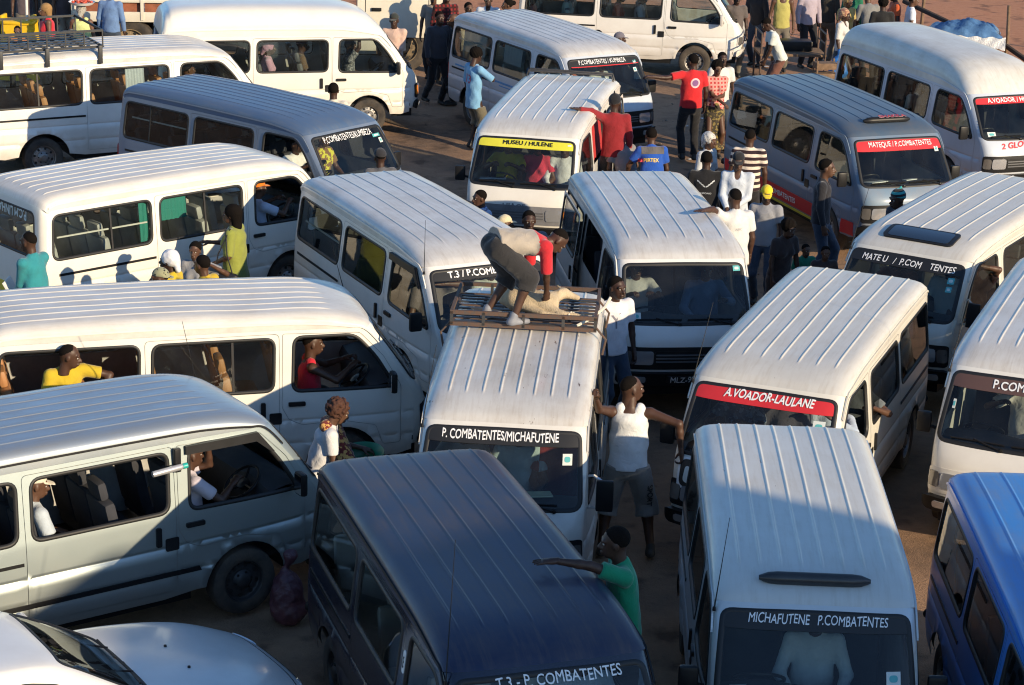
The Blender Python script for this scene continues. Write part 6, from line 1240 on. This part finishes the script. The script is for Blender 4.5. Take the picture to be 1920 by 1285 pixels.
person('person in khaki shirt left of the pale blue polo', (-1.05, 43.45), -60, 1.68, shirt=(.38, .32, .22), bottom=KH, skin=1, group=TM)
person('person in pink right of the pale blue polo', (-.25, 44.1), 190, 1.66, shirt=(.45, .14, .14), bottom=BK, skin=1, fem=True, group=TM, gear='bun')
person('bare-headed man between the blue-striped minibus and the one behind', (1.42, 40.75), 150, 1.68, shirt=(.12, .10, .10), bottom=BK, skin=1, gear='shaved', group=TM)
person('man in grey cap between the blue-striped minibus and the one behind', (1.76, 40.5), 20, 1.68, shirt=(.15, .15, .17), bottom=BK, skin=2, gear='cap', gearcol=(.16, .15, .18), group=TM)
TR = 'people at the market edge top right'
person('man in white T-shirt and brown shorts stooping over a low bench', (5.00, 42.95), 185, 1.70, shirt=(.62, .66, .62), bottom=(.16, .07, .05), kind='shorts', lean=24, skin=2, hL=(.34, .08, .72), hR=(.32, -.1, .75), look=(0, 25), group=TR, hem=-.1)
person('woman in checked headscarf and white blouse with a blue bag', (6.35, 44.25), -30, 1.64, shirt=(.62, .60, .56), bottom=(.08, .09, .10), kind='skirt', gear='scarf', gearcol=cloth((.60, .42, .22), 'check', (.30, .14, .10), 30.), fem=True, skin=2, sleeve='half', neck='v', group=TR)
for i, (x, y, h_, c_, b_, lab, fem, sl) in enumerate(((5.38, 46.35, 1.76, (.44, .40, .12), KH, 'man in olive yellow shirt at the vendor cart', False, 'vest'), (5.99, 46.83, 1.78, (.42, .36, .42), BK, 'person in lilac jacket over pale blue at the market edge', False, 'long'), (6.45, 47.3, 1.74, (.06, .05, .04), KH, 'person in dark brown between the lilac jacket and the green top', False, 'long'), (6.92, 47.0, 1.70, (.02, .16, .09), BK, 'person in dark green top at the market edge', True, 'long'), (7.22, 46.3, 1.70, (.22, .22, .21), (.03, .03, .035), 'person in grey top bending beyond the high-roofed pale minibus', False, 'half'), (7.30, 45.35, 1.70, (.02, .02, .02), BK, 'person with round dark hair just above the high-roofed pale minibus', False, 'short'), (7.75, 46.6, 1.70, (.62, .12, .04), BK, 'person in orange red at the market edge', True, 'short'), (8.02, 46.25, 1.66, (.62, .68, .76), BK, 'person in white and pale blue at the right end of the crowd', False, 'short'), (4.95, 46.9, 1.72, (.03, .03, .035), JEAN, 'person in black leaning at the left of the vendor cart', False, 'long'))):
    person(lab, (x, y), (-90, -70, 60, -110, 100, 90, 190, 0, -120)[i], h_, shirt=c_, bottom=b_, fem=fem, sleeve=sl, skin=(1, 2, 2, 0, 1, 2, 2, 1, 2)[i], gear='afro' if i in (3, 5, 6) else 'short', group=TR, res=.02, lean=(0, 0, 0, 0, 25, 0, 0, 0, 10)[i])
# --- seated in the minibuses
dr = dict(hL=(.42, .14, 1.30), hR=(.42, -.14, 1.30), hs=('grip', 'grip')); DX = 1.10
rider('V6', 'driver in yellow shirt behind the MUSEU/HULENE windshield', DX, -.38, shirt=(.56, .42, .03), skin=2, **dr)
rider('V6', 'passenger in pink red beside the yellow-shirted driver', DX, .06, shirt=(.60, .05, .09), fem=True, skin=1, gear='bun'); rider('V6', 'passenger in white at the left of the MUSEU/HULENE windshield', DX, .46, shirt=(.70, .70, .72), skin=2, sleeve='long')
rider('V3', 'driver in white shirt of the blue grey minibus', DX, -.42, shirt=(.70, .70, .66), skin=2, **dr); rider('V3', 'passenger in yellow print in the blue grey minibus', DX, .12, shirt=(.26, .14, .06), pat=('print', (.60, .55, .06), 12.), fem=True, skin=1)
rider('V4', 'driver in orange cap and pale blue shirt', DX, -.45, shirt=(.46, .54, .68), gear='cap', gearcol=(.80, .20, .02), skin=1, **dr)
rider('V15', 'driver in red and white vest looking ahead', DX-.05, -.45, shirt=(.55, .02, .04), sleeve='vest', skin=0, gear='shaved', **dr)
rider('V15', 'passenger in yellow shirt leaning out of a rear side window', -1.52, -.62, shirt=(.58, .42, .03), skin=0, gear='shaved', seat=1.02, turn=-70, hL=(.34, .30, 1.20), hR=(.36, -.10, 1.20), lean=18, look=(60, 0), hs=('relaxed', 'relaxed'), poleL=(.2, 1, .1))
rider('V16', 'driver in pale striped shirt resting on the door of the silver minibus', DX-.12, -.50, shirt=(.58, .52, .56), skin=0, gear='shaved', hL=(.20, -.02, 1.62), hR=(.40, -.12, 1.22), poleL=(.6, 0, -1))
rider('V16', 'passenger in white cap in the silver minibus', -.50, -.48, shirt=(.50, .56, .60), gear='cap', gearcol=(.74, .68, .56), skin=1, look=(-10, 8)); rider('V16', 'passenger in blue at the rear window of the silver minibus', -1.25, -.45, shirt=(.10, .20, .40), skin=2)
rider('V12', 'passenger in denim shirt leaning behind the plain dark windshield', DX, .40, shirt=(.10, .15, .24), sleeve='long', skin=1, gear='shaved', hL=(.42, .16, 1.25)); rider('V12', 'driver in striped grey shirt behind the plain dark windshield', DX-.1, -.42, shirt=(.45, .45, .44), skin=2, **dr); rider('V12', 'person in pale blue seen through the open door of the plain windshield minibus', -.2, -.25, shirt=(.32, .42, .58), skin=2, seat=1.15)
rider('V5', 'driver with hand at chin in the T.3 minibus', DX, -.42, shirt=(.14, .12, .12), skin=1, hL=(.22, .05, 1.45)); rider('V5', 'passenger in pale shirt in the T.3 minibus', DX, .35, shirt=(.52, .56, .54), skin=2)
rider('V13', 'driver in dark patterned shirt behind the red LAULANE strip', DX, -.40, shirt=(.07, .10, .15), pat=('print', (.20, .24, .30), 20.), skin=2, **dr); rider('V13', 'passenger in pale blue shirt resting an elbow out of the window', DX-.08, .50, shirt=(.48, .56, .66), sleeve='long', skin=1, hL=(.26, .06, 1.40), poleL=(.1, 1., -.5), hR=(.30, .0, 1.1)); rider('V13', 'dark-shirted passenger in the middle of the LAULANE minibus', DX, .05, shirt=(.05, .05, .06), skin=2); rider('V13', 'passenger with an arm at the sliding window of the LAULANE minibus', .2, .50, shirt=(.14, .16, .17), skin=1, hL=(.25, .30, 1.28))
rider('V19', 'person in pale shirt centred behind the MICHAFUTENE windshield', DX+.05, .06, shirt=(.52, .55, .55), sleeve='long', skin=2, gear='short'); rider('V11', 'passenger in pale shirt behind the sunroof minibus windshield', DX, .30, shirt=(.52, .56, .55), skin=1); rider('V11', 'woman in brown at the side window of the sunroof minibus', DX-.15, .55, shirt=(.20, .08, .04), fem=True, skin=1, hL=(.20, .12, 1.60), gear='afro'); rider('V11', 'driver with orange sleeve in the sunroof minibus', DX, -.35, shirt=(.14, .05, .03), skin=2, **dr)
rider('V14', 'driver in pale shirt behind the brown strip at the right edge', DX, -.05, shirt=(.54, .52, .48), skin=1, hR=(.35, -.22, 1.35)); rider('V18', 'passenger in light blue shirt behind the MICHAFUTENE windshield of the worn minibus', DX, .10, shirt=(.42, .54, .55), skin=2); rider('V18', 'driver in beige behind the windshield of the worn minibus', DX, -.42, shirt=(.38, .32, .25), skin=1, **dr); rider('V18', 'passenger in dark red in the worn minibus', DX, .50, shirt=(.20, .03, .03), skin=2)
rider('V2', 'driver of the tall white minibus raising a hand', DX-.05, -.42, shirt=(.12, .13, .14), pat=('print', (.3, .3, .3), 25.), skin=2, hR=(.16, -.16, 1.78), hs=('grip', 'flat'), poleR=(.4, -.6, -.6)); rider('V2', 'passenger in pink in the tall white minibus', -.40, -.45, shirt=(.58, .34, .44), fem=True, skin=2, gear='scarf', gearcol=(.45, .25, .35)); rider('V2', 'passenger in white and dark cap in the tall white minibus', .22, -.25, shirt=(.15, .10, .06), skin=2, gear='cap', gearcol=cloth((.70, .70, .70), 'stripe', (.05, .05, .1), 12.))
rider('V1', 'driver of the roof-basket minibus in dark clothing', DX, -.40, shirt=(.06, .04, .035), skin=1, **dr); rider('V7', 'driver in orange print behind the blue-striped minibus windshield', DX, -.38, shirt=(.45, .12, .05), pat=('print', (.15, .04, .02), 14.), skin=2, **dr); rider('V7', 'passenger in pale shirt in the blue-striped minibus', DX, .35, shirt=(.52, .54, .52), skin=2); rider('V7', 'passenger in blue at a side window of the blue-striped minibus', .35, -.45, shirt=(.06, .14, .32), skin=2)
rider('V8', 'passenger in mint at a rear window of the topmost minibus', -1.35, -.4, shirt=(.40, .55, .48), fem=True, skin=1); rider('V8', 'passenger in red at the middle window of the topmost minibus', -.30, -.42, shirt=(.52, .06, .04), fem=True, skin=2); rider('V8', 'passenger in white stripes at the middle window of the topmost minibus', .15, -.42, shirt=(.60, .60, .58), skin=2)
rider('V10', 'passenger in white at a side window of the high-roofed pale minibus', -.25, -.40, shirt=(.52, .50, .46), skin=2, gear='afro'); rider('V10', 'dark-clothed passenger at the rear window of the high-roofed pale minibus', -1.35, -.42, shirt=(.18, .12, .09), skin=1); rider('V10', 'dark-clothed passenger behind the front seats of the high-roofed pale minibus', .25, -.35, shirt=(.05, .04, .04), skin=2, gear='afro'); rider('V17', 'passenger in pale blue behind the navy minibus windshield', DX, .46, shirt=(.40, .48, .58), skin=2)
for i, (x, y, h_, f_, sc_, b_, g_, sk_, fm, lab) in enumerate(((4.35, 45.6, 1.70, -80, (.12, .10, .09), KH, 'short', 2, False, 'man in brown beside the nose of the topmost minibus'), (6.65, 45.9, 1.66, -60, (.40, .30, .10), (.10, .06, .05), 'scarf', 1, True, 'woman in mustard behind the checked headscarf'), (-1.75, 44.4, 1.72, -100, (.30, .26, .22), BK, 'short', 1, False, 'man in fawn beside the tall checked shirt'))):
    person(lab, (x, y), f_, h_, shirt=sc_, bottom=b_, gear=g_, gearcol=(.03, .03, .035) if g_ == 'cap' else ((.45, .30, .12) if g_ == 'scarf' else None), skin=sk_, fem=fm, kind='skirt' if fm else 'trousers', group='people at the far side of the yard', res=.018)
